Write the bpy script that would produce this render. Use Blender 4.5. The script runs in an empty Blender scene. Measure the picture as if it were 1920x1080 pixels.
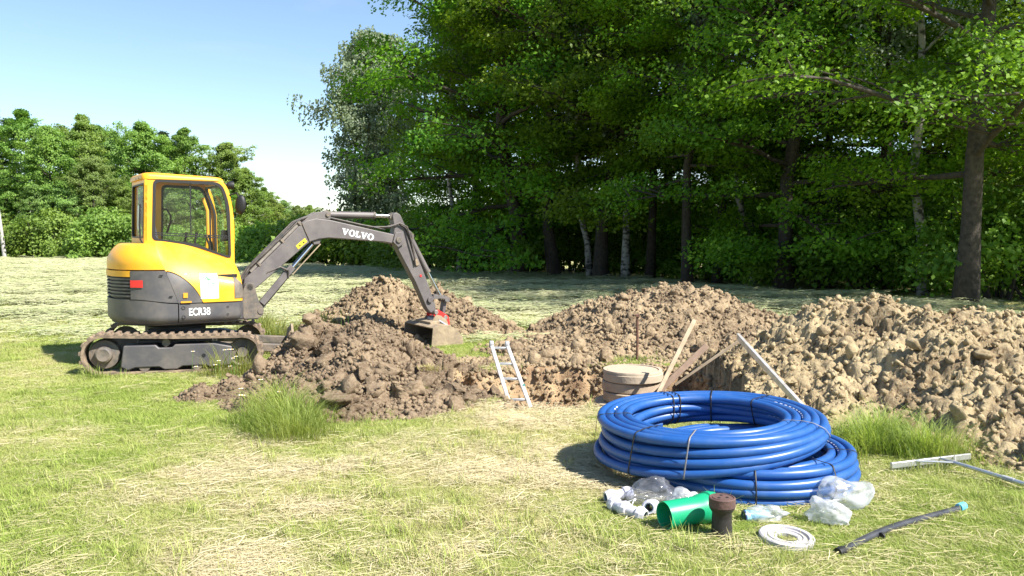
import bpy, math, random
import numpy as np
from mathutils import Vector, Matrix, Euler

# ------------------------------------------------------------------ camera, sky, sun, exposure
sc = bpy.context.scene
COL = sc.collection
R = math.radians
CAM_H = 1.7
PITCH = math.atan(110 / 1600.0)
cam_d = bpy.data.cameras.new('camera')
cam_d.sensor_width = 36.0
cam_d.lens = 30.0
cam_d.clip_start = 0.05
cam_d.clip_end = 12000.0
cam = bpy.data.objects.new('camera', cam_d)
COL.objects.link(cam)
cam.location = (0, 0, CAM_H)
cam.rotation_euler = (math.pi / 2 - PITCH, 0, 0)
sc.camera = cam

SUN_XY = Vector((0.86, -0.51)).normalized()
SUN_EL = R(47)
to_sun = Vector((SUN_XY.x * math.cos(SUN_EL), SUN_XY.y * math.cos(SUN_EL), math.sin(SUN_EL)))

world = bpy.data.worlds.new('World')
sc.world = world
world.use_nodes = True
wn, wl = world.node_tree.nodes, world.node_tree.links
wn.clear()
w_out = wn.new('ShaderNodeOutputWorld')
w_bg = wn.new('ShaderNodeBackground')
w_sky = wn.new('ShaderNodeTexSky')
w_sky.sky_type = 'NISHITA'
w_sky.sun_disc = False
w_sky.sun_elevation = SUN_EL
w_sky.sun_rotation = math.atan2(SUN_XY.x, SUN_XY.y)
w_sky.altitude = 400
w_sky.air_density = 1.0
w_sky.dust_density = 0.25
w_sky.ozone_density = 2.2
w_bg.inputs['Strength'].default_value = 0.082
# thin high cloud, all round
w_tc = wn.new('ShaderNodeTexCoord')
w_mp = wn.new('ShaderNodeMapping'); w_mp.inputs['Scale'].default_value = (1.2, 1.2, 4.0)
w_nz = wn.new('ShaderNodeTexNoise'); w_nz.inputs['Scale'].default_value = 2.3; w_nz.inputs['Detail'].default_value = 7; w_nz.inputs['Distortion'].default_value = 0.8
w_mr = wn.new('ShaderNodeMapRange'); w_mr.inputs['From Min'].default_value = 0.52; w_mr.inputs['From Max'].default_value = 0.80; w_mr.inputs['To Max'].default_value = 0.30
w_mx = wn.new('ShaderNodeMix'); w_mx.data_type = 'RGBA'; w_mx.inputs['B'].default_value = (4.6, 4.8, 5.0, 1)
wl.new(w_tc.outputs['Generated'], w_mp.inputs[0]); wl.new(w_mp.outputs[0], w_nz.inputs['Vector']); wl.new(w_nz.outputs['Fac'], w_mr.inputs['Value'])
wl.new(w_mr.outputs[0], w_mx.inputs['Factor']); wl.new(w_sky.outputs[0], w_mx.inputs['A']); wl.new(w_mx.outputs['Result'], w_bg.inputs['Color'])
wl.new(w_bg.outputs[0], w_out.inputs['Surface'])

sun_d = bpy.data.lights.new('sun', 'SUN')
sun_d.energy = 4.8
sun_d.angle = R(0.53)
sun_d.color = (1.0, 0.95, 0.87)
sun = bpy.data.objects.new('sun', sun_d)
COL.objects.link(sun)
sun.location = to_sun * 60
sun.rotation_euler = to_sun.to_track_quat('Z', 'Y').to_euler()

sc.view_settings.view_transform = 'Standard'
sc.view_settings.look = 'None'
sc.view_settings.exposure = 1.3
sc.view_settings.gamma = 1.0
sc.view_settings.use_curve_mapping = False
sc.render.engine = 'CYCLES'
cy = sc.cycles
cy.use_denoising = True
cy.denoiser = 'OPENIMAGEDENOISE'
cy.max_bounces = 8
cy.diffuse_bounces = 5
cy.glossy_bounces = 3
cy.transmission_bounces = 6
cy.transparent_max_bounces = 10
cy.caustics_reflective = False
cy.caustics_refractive = False
cy.sample_clamp_indirect = 6.0

# ------------------------------------------------------------------ measuring helpers
def ray(px, py):
    a, b = (px - 960) / 1600.0, (540 - py) / 1600.0
    c, s = math.cos(PITCH), math.sin(PITCH)
    return Vector((a, c + b * s, -s + b * c))

def spot(px, py, d):
    r = ray(px, py)
    return Vector((0, 0, CAM_H)) + r * (d / r.y)

def ground_spot(px, py, z=0.0):
    r = ray(px, py)
    return Vector((0, 0, CAM_H)) + r * ((z - CAM_H) / r.z)

# ------------------------------------------------------------------ noise (numpy)
def _hash(ix, iy, iz, seed):
    h = (ix.astype(np.int64) * 374761393 + iy.astype(np.int64) * 668265263 + iz.astype(np.int64) * 2147483647 + seed * 1274126177) & 0xFFFFFFFF
    h = ((h ^ (h >> 13)) * 1274126177) & 0xFFFFFFFF
    h = h ^ (h >> 16)
    return (h & 0xFFFFFF) / float(0xFFFFFF)

def vnoise(x, y, z=None, seed=0):
    x = np.asarray(x, float); y = np.asarray(y, float)
    z = np.zeros_like(x) if z is None else np.asarray(z, float)
    ix, iy, iz = np.floor(x), np.floor(y), np.floor(z)
    fx, fy, fz = x - ix, y - iy, z - iz
    fx, fy, fz = [f * f * (3 - 2 * f) for f in (fx, fy, fz)]
    r = 0
    for dx in (0, 1):
        for dy in (0, 1):
            for dz in (0, 1):
                w = (fx if dx else 1 - fx) * (fy if dy else 1 - fy) * (fz if dz else 1 - fz)
                r = r + w * _hash(ix + dx, iy + dy, iz + dz, seed)
    return r

def fbm(x, y, z=None, oct=4, seed=0, gain=0.5):
    a, s, t = 1.0, 0.0, 0.0
    f = 1.0
    for o in range(oct):
        t = t + a * vnoise(np.asarray(x) * f, np.asarray(y) * f, None if z is None else np.asarray(z) * f, seed + o * 17)
        s += a
        a *= gain
        f *= 2.03
    return t / s

def sstep(a, b, x):
    t = np.clip((np.asarray(x, float) - a) / (b - a), 0, 1)
    return t * t * (3 - 2 * t)

# ------------------------------------------------------------------ materials
MATS = {}
def nodes_of(name):
    m = bpy.data.materials.new(name)
    m.use_nodes = True
    n, l = m.node_tree.nodes, m.node_tree.links
    n.clear()
    out = n.new('ShaderNodeOutputMaterial')
    return m, n, l, out

def mat(name, col, rough=0.6, metal=0.0, col2=None, scale=8.0, bump=0.0, bscale=None, coat=0.0, contrast=(0.35, 0.65), coords='Object', detail=6.0, spec=0.5):
    if name in MATS:
        return MATS[name]
    m, n, l, out = nodes_of(name)
    p = n.new('ShaderNodeBsdfPrincipled')
    p.inputs['Base Color'].default_value = (*col, 1)
    p.inputs['Roughness'].default_value = rough
    p.inputs['Metallic'].default_value = metal
    p.inputs['Coat Weight'].default_value = coat
    p.inputs['Specular IOR Level'].default_value = spec
    l.new(p.outputs[0], out.inputs['Surface'])
    tc = n.new('ShaderNodeTexCoord')
    if coords == 'World':
        g = n.new('ShaderNodeNewGeometry'); src = g.outputs['Position']
    else:
        src = tc.outputs['Object']
    if col2 is not None:
        nz = n.new('ShaderNodeTexNoise')
        nz.inputs['Scale'].default_value = scale
        nz.inputs['Detail'].default_value = detail
        nz.inputs['Roughness'].default_value = 0.65
        l.new(src, nz.inputs['Vector'])
        mr = n.new('ShaderNodeMapRange')
        mr.inputs['From Min'].default_value, mr.inputs['From Max'].default_value = contrast
        l.new(nz.outputs['Fac'], mr.inputs['Value'])
        mx = n.new('ShaderNodeMix'); mx.data_type = 'RGBA'
        mx.inputs['A'].default_value = (*col, 1)
        mx.inputs['B'].default_value = (*col2, 1)
        l.new(mr.outputs[0], mx.inputs['Factor'])
        l.new(mx.outputs['Result'], p.inputs['Base Color'])
        rr = n.new('ShaderNodeMapRange')
        rr.inputs['To Min'].default_value = max(0.05, rough - 0.1)
        rr.inputs['To Max'].default_value = min(1.0, rough + 0.15)
        l.new(nz.outputs['Fac'], rr.inputs['Value'])
        l.new(rr.outputs[0], p.inputs['Roughness'])
    if bump:
        bz = n.new('ShaderNodeTexNoise')
        bz.inputs['Scale'].default_value = bscale or scale * 3
        bz.inputs['Detail'].default_value = 8.0
        l.new(src, bz.inputs['Vector'])
        b = n.new('ShaderNodeBump')
        b.inputs['Strength'].default_value = bump
        b.inputs['Distance'].default_value = 0.02
        l.new(bz.outputs['Fac'], b.inputs['Height'])
        l.new(b.outputs[0], p.inputs['Normal'])
    MATS[name] = m
    return m

def leaf_mat(name, c1, c2, trans=0.4, scale=0.6, rough=0.55, sat=None, vein=None):
    """two-sided leaf: diffuse + gloss + translucency, colour varies per place and leaf"""
    if name in MATS:
        return MATS[name]
    m, n, l, out = nodes_of(name)
    g = n.new('ShaderNodeNewGeometry')
    oi = n.new('ShaderNodeObjectInfo')
    nz = n.new('ShaderNodeTexNoise'); nz.inputs['Scale'].default_value = scale; nz.inputs['Detail'].default_value = 3
    l.new(g.outputs['Position'], nz.inputs['Vector'])
    ad = n.new('ShaderNodeMath'); ad.operation = 'MULTIPLY_ADD'
    l.new(g.outputs['Random Per Island'], ad.inputs[0]); ad.inputs[1].default_value = 0.55
    sb = n.new('ShaderNodeMapRange'); sb.inputs['From Min'].default_value = 0.3; sb.inputs['From Max'].default_value = 0.7
    sb.inputs['To Min'].default_value = -0.1; sb.inputs['To Max'].default_value = 0.45
    l.new(nz.outputs['Fac'], sb.inputs['Value'])
    l.new(sb.outputs[0], ad.inputs[2])
    mx = n.new('ShaderNodeMix'); mx.data_type = 'RGBA'
    mx.inputs['A'].default_value = (*c1, 1); mx.inputs['B'].default_value = (*c2, 1)
    l.new(ad.outputs[0], mx.inputs['Factor'])
    hs = n.new('ShaderNodeHueSaturation')
    hv = n.new('ShaderNodeMapRange'); hv.inputs['To Min'].default_value = 0.48; hv.inputs['To Max'].default_value = 0.52
    l.new(oi.outputs['Random'], hv.inputs['Value']); l.new(hv.outputs[0], hs.inputs['Hue'])
    vv = n.new('ShaderNodeMapRange'); vv.inputs['To Min'].default_value = 0.85; vv.inputs['To Max'].default_value = 1.2
    l.new(oi.outputs['Random'], vv.inputs['Value']); l.new(vv.outputs[0], hs.inputs['Value'])
    l.new(mx.outputs['Result'], hs.inputs['Color'])
    p = n.new('ShaderNodeBsdfPrincipled')
    p.inputs['Roughness'].default_value = rough
    p.inputs['Specular IOR Level'].default_value = 0.35
    l.new(hs.outputs[0], p.inputs['Base Color'])
    t = n.new('ShaderNodeBsdfTranslucent')
    br = n.new('ShaderNodeMix'); br.data_type = 'RGBA'; br.blend_type = 'MULTIPLY'; br.inputs['Factor'].default_value = 1.0
    br.inputs['B'].default_value = (1.25, 1.25, 0.7, 1)
    l.new(hs.outputs[0], br.inputs['A']); l.new(br.outputs['Result'], t.inputs['Color'])
    ms = n.new('ShaderNodeMixShader'); ms.inputs[0].default_value = trans
    l.new(p.outputs[0], ms.inputs[1]); l.new(t.outputs[0], ms.inputs[2])
    l.new(ms.outputs[0], out.inputs['Surface'])
    MATS[name] = m
    return m

def dry_mat(name, stops, blade=True, trans=0.3, inst=True):
    """grass or ground whose colour follows the 'dry' value of the place"""
    m, n, l, out = nodes_of(name)
    at = n.new('ShaderNodeAttribute'); at.attribute_name = 'dry'
    at.attribute_type = 'INSTANCER' if inst else 'GEOMETRY'
    g = n.new('ShaderNodeNewGeometry')
    nz = n.new('ShaderNodeTexNoise'); nz.inputs['Scale'].default_value = 40.0 if not blade else 3.0
    nz.inputs['Detail'].default_value = 6
    l.new(g.outputs['Position'], nz.inputs['Vector'])
    a1 = n.new('ShaderNodeMath'); a1.operation = 'MULTIPLY_ADD'; a1.inputs[1].default_value = 0.5
    l.new(nz.outputs['Fac'], a1.inputs[0])
    a0 = n.new('ShaderNodeMath'); a0.operation = 'SUBTRACT'; a0.inputs[1].default_value = 0.25
    l.new(at.outputs['Fac'], a0.inputs[0]); l.new(a0.outputs[0], a1.inputs[2])
    last = a1
    if blade:
        a2 = n.new('ShaderNodeMath'); a2.operation = 'MULTIPLY_ADD'; a2.inputs[1].default_value = 0.7
        l.new(g.outputs['Random Per Island'], a2.inputs[0])
        a3 = n.new('ShaderNodeMath'); a3.operation = 'SUBTRACT'; a3.inputs[1].default_value = 0.35
        l.new(a1.outputs[0], a3.inputs[0]); l.new(a3.outputs[0], a2.inputs[2])
        last = a2
    cr = n.new('ShaderNodeValToRGB')
    e = cr.color_ramp.elements
    while len(e) < len(stops):
        e.new(0.5)
    for k, (pos, c) in enumerate(stops):
        e[k].position = pos; e[k].color = (*c, 1)
    l.new(last.outputs[0], cr.inputs[0])
    p = n.new('ShaderNodeBsdfPrincipled'); p.inputs['Roughness'].default_value = 0.75
    p.inputs['Specular IOR Level'].default_value = 0.25
    l.new(cr.outputs[0], p.inputs['Base Color'])
    if blade:
        t = n.new('ShaderNodeBsdfTranslucent'); l.new(cr.outputs[0], t.inputs['Color'])
        ms = n.new('ShaderNodeMixShader'); ms.inputs[0].default_value = trans
        l.new(p.outputs[0], ms.inputs[1]); l.new(t.outputs[0], ms.inputs[2])
        l.new(ms.outputs[0], out.inputs['Surface'])
    else:
        bz = n.new('ShaderNodeTexNoise'); bz.inputs['Scale'].default_value = 60; bz.inputs['Detail'].default_value = 8
        l.new(g.outputs['Position'], bz.inputs['Vector'])
        b = n.new('ShaderNodeBump'); b.inputs['Strength'].default_value = 0.8; b.inputs['Distance'].default_value = 0.02
        l.new(bz.outputs['Fac'], b.inputs['Height']); l.new(b.outputs[0], p.inputs['Normal'])
        l.new(p.outputs[0], out.inputs['Surface'])
    MATS[name] = m
    return m

def glass_mat(name, tint=(0.86, 0.92, 0.9), refl=0.12, haze=0.0, haze_col=(0.8, 0.82, 0.85), rough=0.02):
    m, n, l, out = nodes_of(name)
    t = n.new('ShaderNodeBsdfTransparent'); t.inputs[0].default_value = (*tint, 1)
    gl = n.new('ShaderNodeBsdfGlossy'); gl.inputs['Roughness'].default_value = rough
    lw = n.new('ShaderNodeLayerWeight'); lw.inputs[0].default_value = 0.25
    mr = n.new('ShaderNodeMapRange'); mr.inputs['To Min'].default_value = refl * 0.5; mr.inputs['To Max'].default_value = min(1, refl * 4)
    l.new(lw.outputs['Facing'], mr.inputs['Value'])
    ms = n.new('ShaderNodeMixShader')
    l.new(mr.outputs[0], ms.inputs[0]); l.new(t.outputs[0], ms.inputs[1]); l.new(gl.outputs[0], ms.inputs[2])
    last = ms
    if haze:
        d = n.new('ShaderNodeBsdfDiffuse'); d.inputs[0].default_value = (*haze_col, 1)
        tr = n.new('ShaderNodeBsdfTranslucent'); tr.inputs[0].default_value = (*haze_col, 1)
        md = n.new('ShaderNodeMixShader'); md.inputs[0].default_value = 0.4
        l.new(d.outputs[0], md.inputs[1]); l.new(tr.outputs[0], md.inputs[2])
        m2 = n.new('ShaderNodeMixShader')
        tc = n.new('ShaderNodeTexCoord')
        nz = n.new('ShaderNodeTexNoise'); nz.inputs['Scale'].default_value = 9; nz.inputs['Detail'].default_value = 5
        l.new(tc.outputs['Object'], nz.inputs['Vector'])
        hr = n.new('ShaderNodeMapRange'); hr.inputs['From Min'].default_value = 0.35; hr.inputs['From Max'].default_value = 0.7
        hr.inputs['To Min'].default_value = haze * 0.4; hr.inputs['To Max'].default_value = min(1, haze * 1.7)
        l.new(nz.outputs['Fac'], hr.inputs['Value']); l.new(hr.outputs[0], m2.inputs[0])
        l.new(ms.outputs[0], m2.inputs[1]); l.new(md.outputs[0], m2.inputs[2])
        last = m2
    l.new(last.outputs[0], out.inputs['Surface'])
    MATS[name] = m
    return m

# ------------------------------------------------------------------ mesh helpers
class G:
    """collects vertices and faces for ONE mesh"""
    def __init__(s):
        s.v, s.f = [], []
    def add(s, v, f):
        b = len(s.v)
        s.v += [tuple(p) for p in v]
        s.f += [tuple(i + b for i in q) for q in f]
        return s
    def box(s, c, size, rot=None):
        hx, hy, hz = [k / 2 for k in size]
        v = [Vector((x, y, z)) for x in (-hx, hx) for y in (-hy, hy) for z in (-hz, hz)]
        if rot is not None:
            mt = rot if isinstance(rot, Matrix) else Euler(rot).to_matrix()
            v = [mt @ p for p in v]
        v = [p + Vector(c) for p in v]
        return s.add(v, [(0, 1, 3, 2), (4, 6, 7, 5), (0, 4, 5, 1), (2, 3, 7, 6), (0, 2, 6, 4), (1, 5, 7, 3)])
    def bar(s, a, b, w, h, up=(0, 0, 1)):
        a, b = Vector(a), Vector(b)
        d = (b - a).normalized(); u = Vector(up)
        x = d.cross(u).normalized(); y = x.cross(d).normalized()
        v = [p + x * sx * w / 2 + y * sy * h / 2 for p in (a, b) for sx, sy in ((-1, -1), (1, -1), (1, 1), (-1, 1))]
        return s.add(v, [(3, 2, 1, 0), (4, 5, 6, 7), (0, 1, 5, 4), (1, 2, 6, 5), (2, 3, 7, 6), (3, 0, 4, 7)])
    def prism(s, poly, y0, y1):
        """polygon in XZ pushed along Y"""
        n = len(poly)
        v = [(x, y0, z) for x, z in poly] + [(x, y1, z) for x, z in poly]
        f = [tuple(range(n)), tuple(range(2 * n - 1, n - 1, -1))]
        f += [((i + 1) % n, i, n + i, n + (i + 1) % n) for i in range(n)]
        return s.add(v, f)
    def tube(s, pts, rad, n=8, closed=False, caps=True):
        pts = [Vector(p) for p in pts]
        m = len(pts)
        rad = list(rad) if hasattr(rad, '__len__') else [rad] * m
        tang = []
        for i in range(m):
            a = pts[(i - 1) % m] if closed or i else pts[0]
            b = pts[(i + 1) % m] if closed or i < m - 1 else pts[-1]
            t = b - a
            tang.append(t.normalized() if t.length > 1e-9 else Vector((0, 0, 1)))
        ref = Vector((0, 0, 1)) if abs(tang[0].z) < 0.9 else Vector((1, 0, 0))
        x = tang[0].cross(ref).normalized()
        v = []
        for i in range(m):
            x = (x - tang[i] * x.dot(tang[i]))
            x = x.normalized() if x.length > 1e-6 else tang[i].orthogonal().normalized()
            y = tang[i].cross(x)
            for k in range(n):
                a = 2 * math.pi * k / n
                v.append(pts[i] + (x * math.cos(a) + y * math.sin(a)) * rad[i])
        f = []
        for i in range(m if closed else m - 1):
            j = (i + 1) % m
            for k in range(n):
                f.append((i * n + k, i * n + (k + 1) % n, j * n + (k + 1) % n, j * n + k))
        if caps and not closed:
            f.append(tuple(range(n - 1, -1, -1)))
            f.append(tuple((m - 1) * n + k for k in range(n)))
        return s.add(v, f)
    def lathe(s, prof, n=24, axis='Z', origin=(0, 0, 0), mtx=None):
        """profile of (radius, height); radius 0 closes with a fan"""
        v, f = [], []
        for r, z in prof:
            for k in range(n):
                a = 2 * math.pi * k / n
                p = Vector((r * math.cos(a), r * math.sin(a), z))
                v.append(p)
        for i in range(len(prof) - 1):
            for k in range(n):
                f.append((i * n + k, i * n + (k + 1) % n, (i + 1) * n + (k + 1) % n, (i + 1) * n + k))
        if axis == 'X':
            v = [Vector((p.z, p.x, p.y)) for p in v]
        elif axis == 'Y':
            v = [Vector((p.y, p.z, p.x)) for p in v]
        if mtx is not None:
            v = [mtx @ p for p in v]
        v = [p + Vector(origin) for p in v]
        return s.add(v, f)
    def disc(s, c, r, y0, y1, n=20):
        """pin along Y"""
        return s.lathe([(0, y0), (r, y0), (r, y1), (0, y1)], n, 'Y', (c[0], 0, c[1]))

def np_mesh(name, V, F, smooth=False):
    """fast mesh from numpy arrays; F is (n,3) or (n,4)"""
    me = bpy.data.meshes.new(name)
    V = np.asarray(V, np.float32); F = np.asarray(F, np.int32)
    k = F.shape[1]
    me.vertices.add(len(V)); me.vertices.foreach_set('co', V.ravel())
    me.loops.add(F.size); me.loops.foreach_set('vertex_index', F.ravel())
    me.polygons.add(len(F))
    me.polygons.foreach_set('loop_start', np.arange(0, F.size, k, dtype=np.int32))
    me.polygons.foreach_set('loop_total', np.full(len(F), k, np.int32))
    me.update(calc_edges=True)
    if smooth:
        me.polygons.foreach_set('use_smooth', np.ones(len(F), bool))
    return me

def link(name, data, m=None, parent=None, loc=None, rot=None, coll=None):
    o = bpy.data.objects.new(name, data)
    (coll or COL).objects.link(o)
    if m is not None and data is not None and hasattr(data, 'materials') and not data.materials:
        data.materials.append(m)
    if parent is not None:
        o.parent = parent
    if loc is not None:
        o.location = loc
    if rot is not None:
        o.rotation_euler = rot
    return o

def obj(name, g, m, parent=None, loc=None, rot=None, smooth=40, bevel=0.0, seg=2, coll=None):
    me = bpy.data.meshes.new(name)
    me.from_pydata([tuple(p) for p in g.v], [], g.f)
    me.validate()
    import bmesh
    bm = bmesh.new(); bm.from_mesh(me)
    bmesh.ops.remove_doubles(bm, verts=bm.verts, dist=1e-5)
    bmesh.ops.recalc_face_normals(bm, faces=bm.faces)
    bm.to_mesh(me); bm.free()
    if smooth:
        me.polygons.foreach_set('use_smooth', np.ones(len(me.polygons), bool))
        me.set_sharp_from_angle(angle=R(smooth))
    o = link(name, me, m, parent, loc, rot, coll)
    if bevel:
        b = o.modifiers.new('bevel', 'BEVEL')
        b.width = bevel; b.segments = seg; b.limit_method = 'ANGLE'; b.angle_limit = R(35)
        b.harden_normals = False
    return o

def empty(name, loc=(0, 0, 0), rot=(0, 0, 0)):
    o = bpy.data.objects.new(name, None)
    COL.objects.link(o)
    o.location = loc; o.rotation_euler = rot
    o.empty_display_size = 0.1
    return o

def tag(o, label=None, cat=None, group=None, kind=None):
    if label: o['label'] = label
    if cat: o['category'] = cat
    if group: o['group'] = group
    if kind: o['kind'] = kind
    return o

def copy_part(src, parent, loc=None, rot=None, scale=None):
    c = src.copy(); COL.objects.link(c); c.parent = parent
    if loc is not None: c.location = loc
    if rot is not None: c.rotation_euler = rot
    if scale is not None: c.scale = scale
    return c

def roundpoly(pts, rad, n=6):
    out = []
    m = len(pts)
    rad = rad if hasattr(rad, '__len__') else [rad] * m
    for i in range(m):
        p, a, b = Vector(pts[i]), Vector(pts[i - 1]), Vector(pts[(i + 1) % m])
        r = rad[i]
        if r <= 0:
            out.append(tuple(p)); continue
        da, db = (a - p), (b - p)
        la, lb = min(r, da.length * 0.48), min(r, db.length * 0.48)
        s, e = p + da.normalized() * la, p + db.normalized() * lb
        for k in range(n + 1):
            t = k / n
            q = s * (1 - t) ** 2 + p * 2 * t * (1 - t) + e * t * t
            out.append(tuple(q))
    return out

def polar(poly, c, n):
    """points of the outline at n equal angles round c"""
    res = []
    m = len(poly)
    for k in range(n):
        a = 2 * math.pi * k / n
        dx, dz = math.cos(a), math.sin(a)
        best = None
        for i in range(m):
            x1, z1 = poly[i][0] - c[0], poly[i][1] - c[1]
            x2, z2 = poly[(i + 1) % m][0] - c[0], poly[(i + 1) % m][1] - c[1]
            ex, ez = x2 - x1, z2 - z1
            den = dx * ez - dz * ex
            if abs(den) < 1e-12: continue
            t = (x1 * ez - z1 * ex) / den
            u = (x1 * dz - z1 * dx) / den
            if t > 0 and -1e-9 <= u <= 1 + 1e-9 and (best is None or t < best):
                best = t
        res.append((c[0] + dx * best, c[1] + dz * best))
    return res

def frame_panel(g, outer, inner, place, th, n=120):
    """flat panel with an opening; place(u, w, depth) maps to 3-D"""
    cx = sum(p[0] for p in inner) / len(inner); cz = sum(p[1] for p in inner) / len(inner)
    o, i = polar(outer, (cx, cz), n), polar(inner, (cx, cz), n)
    v = [place(*p, 0) for p in o] + [place(*p, 0) for p in i] + [place(*p, th) for p in o] + [place(*p, th) for p in i]
    f = []
    for k in range(n):
        j = (k + 1) % n
        f += [(k, j, n + j, n + k), (2 * n + k, 3 * n + k, 3 * n + j, 2 * n + j), (k, 2 * n + k, 2 * n + j, j), (n + k, n + j, 3 * n + j, 3 * n + k)]
    g.add(v, f)

def flat_poly(g, poly, place, depth=0.0):
    v = [place(*p, depth) for p in poly]
    g.add(v, [tuple(range(len(v)))])

# ================================================================== the ground
def hole_sd(x, y):
    x = np.asarray(x, float); y = np.asarray(y, float)
    a = np.maximum(np.abs(x - 1.15) - 1.2, np.abs(y - 9.32) - 1.26)
    b = np.maximum(np.abs(x + 0.2) - 0.55, np.abs(y - 9.45) - 0.75 - 0.25 * np.clip(x + 0.3, 0, 1))
    return np.minimum(a, b) + (fbm(x * 2.2, y * 2.2, oct=4, seed=5) - 0.5) * 0.34 + (fbm(x * 9, y * 9, oct=3, seed=6) - 0.5) * 0.16

def gz(x, y):
    x = np.asarray(x, float); y = np.asarray(y, float)
    s = np.maximum(0, y - 12)
    z = -0.02 * np.where(s < 6, s * s / 12.0, s - 3.0)
    z = np.maximum(z, -3.8)
    far = sstep(3, 60, y)
    z = z + (fbm(x * 0.45, y * 0.45, oct=3, seed=2) - 0.5) * (0.05 + 0.16 * far)
    # raked rows of hay in the field behind
    row = np.sin((y * 1.0 - 0.10 * x + 1.6 * fbm(x * 0.12, y * 0.2, oct=2, seed=9)) * 2 * math.pi / 3.6)
    z = z + 0.10 * np.clip(row - 0.1, 0, 1) * sstep(14, 19, y) * (1 - sstep(90, 120, y)) * (0.4 + 0.9 * fbm(x * 0.6, y * 0.6, oct=2, seed=4))
    hs = hole_sd(x, y)
    z = z - 0.95 * sstep(0.02, -0.30, hs) + sstep(0.05, -0.08, hs) * (fbm(x * 6, y * 6, oct=4, seed=8) - 0.5) * 0.28
    return z

def row_mask(x, y):
    row = np.sin((y * 1.0 - 0.10 * x + 1.6 * fbm(x * 0.12, y * 0.2, oct=2, seed=9)) * 2 * math.pi / 3.6)
    return np.clip(row, 0, 1) * sstep(13, 17, y)

def blob(x, y, cx, cy, r):
    return np.exp(-((x - cx) ** 2 + (y - cy) ** 2) / (r * r))

def dryness(x, y):
    x = np.asarray(x, float); y = np.asarray(y, float)
    n = fbm(x * 0.9, y * 0.9, oct=4, seed=21)
    n2 = fbm(x * 3.1 + 7, y * 3.6, oct=3, seed=31)
    st = fbm(x * 0.7 + y * 0.5, y * 2.6, oct=3, seed=41)
    d = 0.33 + (n - 0.5) * 0.85 + (n2 - 0.5) * 0.5 + (st - 0.5) * 0.4
    d = d + 0.42 * blob(x, y, 0.2, 7.2, 1.3) + 0.30 * blob(x, y, -0.4, 5.9, 1.2) + 0.22 * blob(x, y, -1.9, 5.4, 0.8) + 0.2 * blob(x, y, 0.6, 6.0, 0.7)
    d = d - 0.16 * blob(x, y, -3.4, 5.6, 1.3) - 0.16 * blob(x, y, 2.0, 4.2, 1.0) - 0.12 * blob(x, y, -3.6, 7.8, 1.4)
    d = d + 0.16 * sstep(11, 20, y)
    return np.clip(d, 0.0, 1.05)

def spaced(lo, hi, a, b, step, grow):
    """coordinates that are fine in a..b and grow outwards to lo / hi"""
    c = list(np.arange(a, b + 1e-6, step))
    s = step
    while c[-1] < hi:
        s *= grow; c.append(c[-1] + s)
    s = step
    while c[0] > lo:
        s *= grow; c.insert(0, c[0] - s)
    return np.array(c)

gx = spaced(-2500, 2500, -5.0, 6.0, 0.045, 1.09)
gy = spaced(-60, 3500, 3.6, 12.5, 0.045, 1.06)
GX, GY = np.meshgrid(gx, gy)
GZ = gz(GX, GY) + (fbm(GX * 9, GY * 9, oct=3, seed=77) - 0.5) * 0.03 * (1 - sstep(14, 30, GY))
nx, ny = len(gx), len(gy)
idx = np.arange(nx * ny).reshape(ny, nx)
F = np.stack([idx[:-1, :-1], idx[:-1, 1:], idx[1:, 1:], idx[1:, :-1]], -1).reshape(-1, 4)
g_me = np_mesh('field', np.stack([GX, GY, GZ], -1).reshape(-1, 3), F, smooth=True)
soilv = sstep(0.06, -0.02, hole_sd(GX, GY))
# trodden bare patches before the hole
def bare_rim(x, y):
    return sstep(0.9, 0.2, hole_sd(x, y)) * sstep(9.9, 10.4, y) * sstep(0.38, 0.52, fbm(x * 2.1, y * 2.1, oct=3, seed=63))
bare = 0.75 * blob(GX, GY, 0.35, 7.5, 0.7) * sstep(0.45, 0.62, fbm(GX * 2.3, GY * 3.5, oct=3, seed=61)) + 0.7 * blob(GX, GY, -0.35, 6.7, 0.55) * sstep(0.5, 0.65, fbm(GX * 2.9, GY * 4.5, oct=3, seed=62))
bare = bare + bare_rim(GX, GY)
for nm, arr in (('dry', dryness(GX, GY)), ('soil', np.clip(soilv + bare, 0, 1))):
    a = g_me.attributes.new(nm, 'FLOAT', 'POINT')
    a.data.foreach_set('value', arr.astype(np.float32).ravel())

GRASS_STOPS = [(0.0, (0.29, 0.38, 0.075)), (0.32, (0.41, 0.46, 0.13)), (0.62, (0.53, 0.50, 0.235)), (1.0, (0.60, 0.52, 0.33))]
gm = dry_mat('field_turf', [(0.0, (0.22, 0.27, 0.06)), (0.35, (0.32, 0.33, 0.11)), (0.7, (0.42, 0.37, 0.18)), (1.0, (0.48, 0.40, 0.245))], blade=False, inst=False)
# bare soil shows where the turf is cut away
_n, _l = gm.node_tree.nodes, gm.node_tree.links
_p = next(k for k in _n if k.type == 'BSDF_PRINCIPLED')
_src = _p.inputs['Base Color'].links[0].from_socket
_sa = _n.new('ShaderNodeAttribute'); _sa.attribute_name = 'soil'
_sn = _n.new('ShaderNodeTexNoise'); _sn.inputs['Scale'].default_value = 3.5; _sn.inputs['Detail'].default_value = 8
_sr = _n.new('ShaderNodeValToRGB')
_sr.color_ramp.elements[0].position = 0.35; _sr.color_ramp.elements[0].color = (0.20, 0.125, 0.07, 1)
_sr.color_ramp.elements[1].position = 0.65; _sr.color_ramp.elements[1].color = (0.42, 0.30, 0.17, 1)
_g = _n.new('ShaderNodeNewGeometry')
_l.new(_g.outputs['Position'], _sn.inputs['Vector']); _l.new(_sn.outputs['Fac'], _sr.inputs[0])
_mx = _n.new('ShaderNodeMix'); _mx.data_type = 'RGBA'
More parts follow.
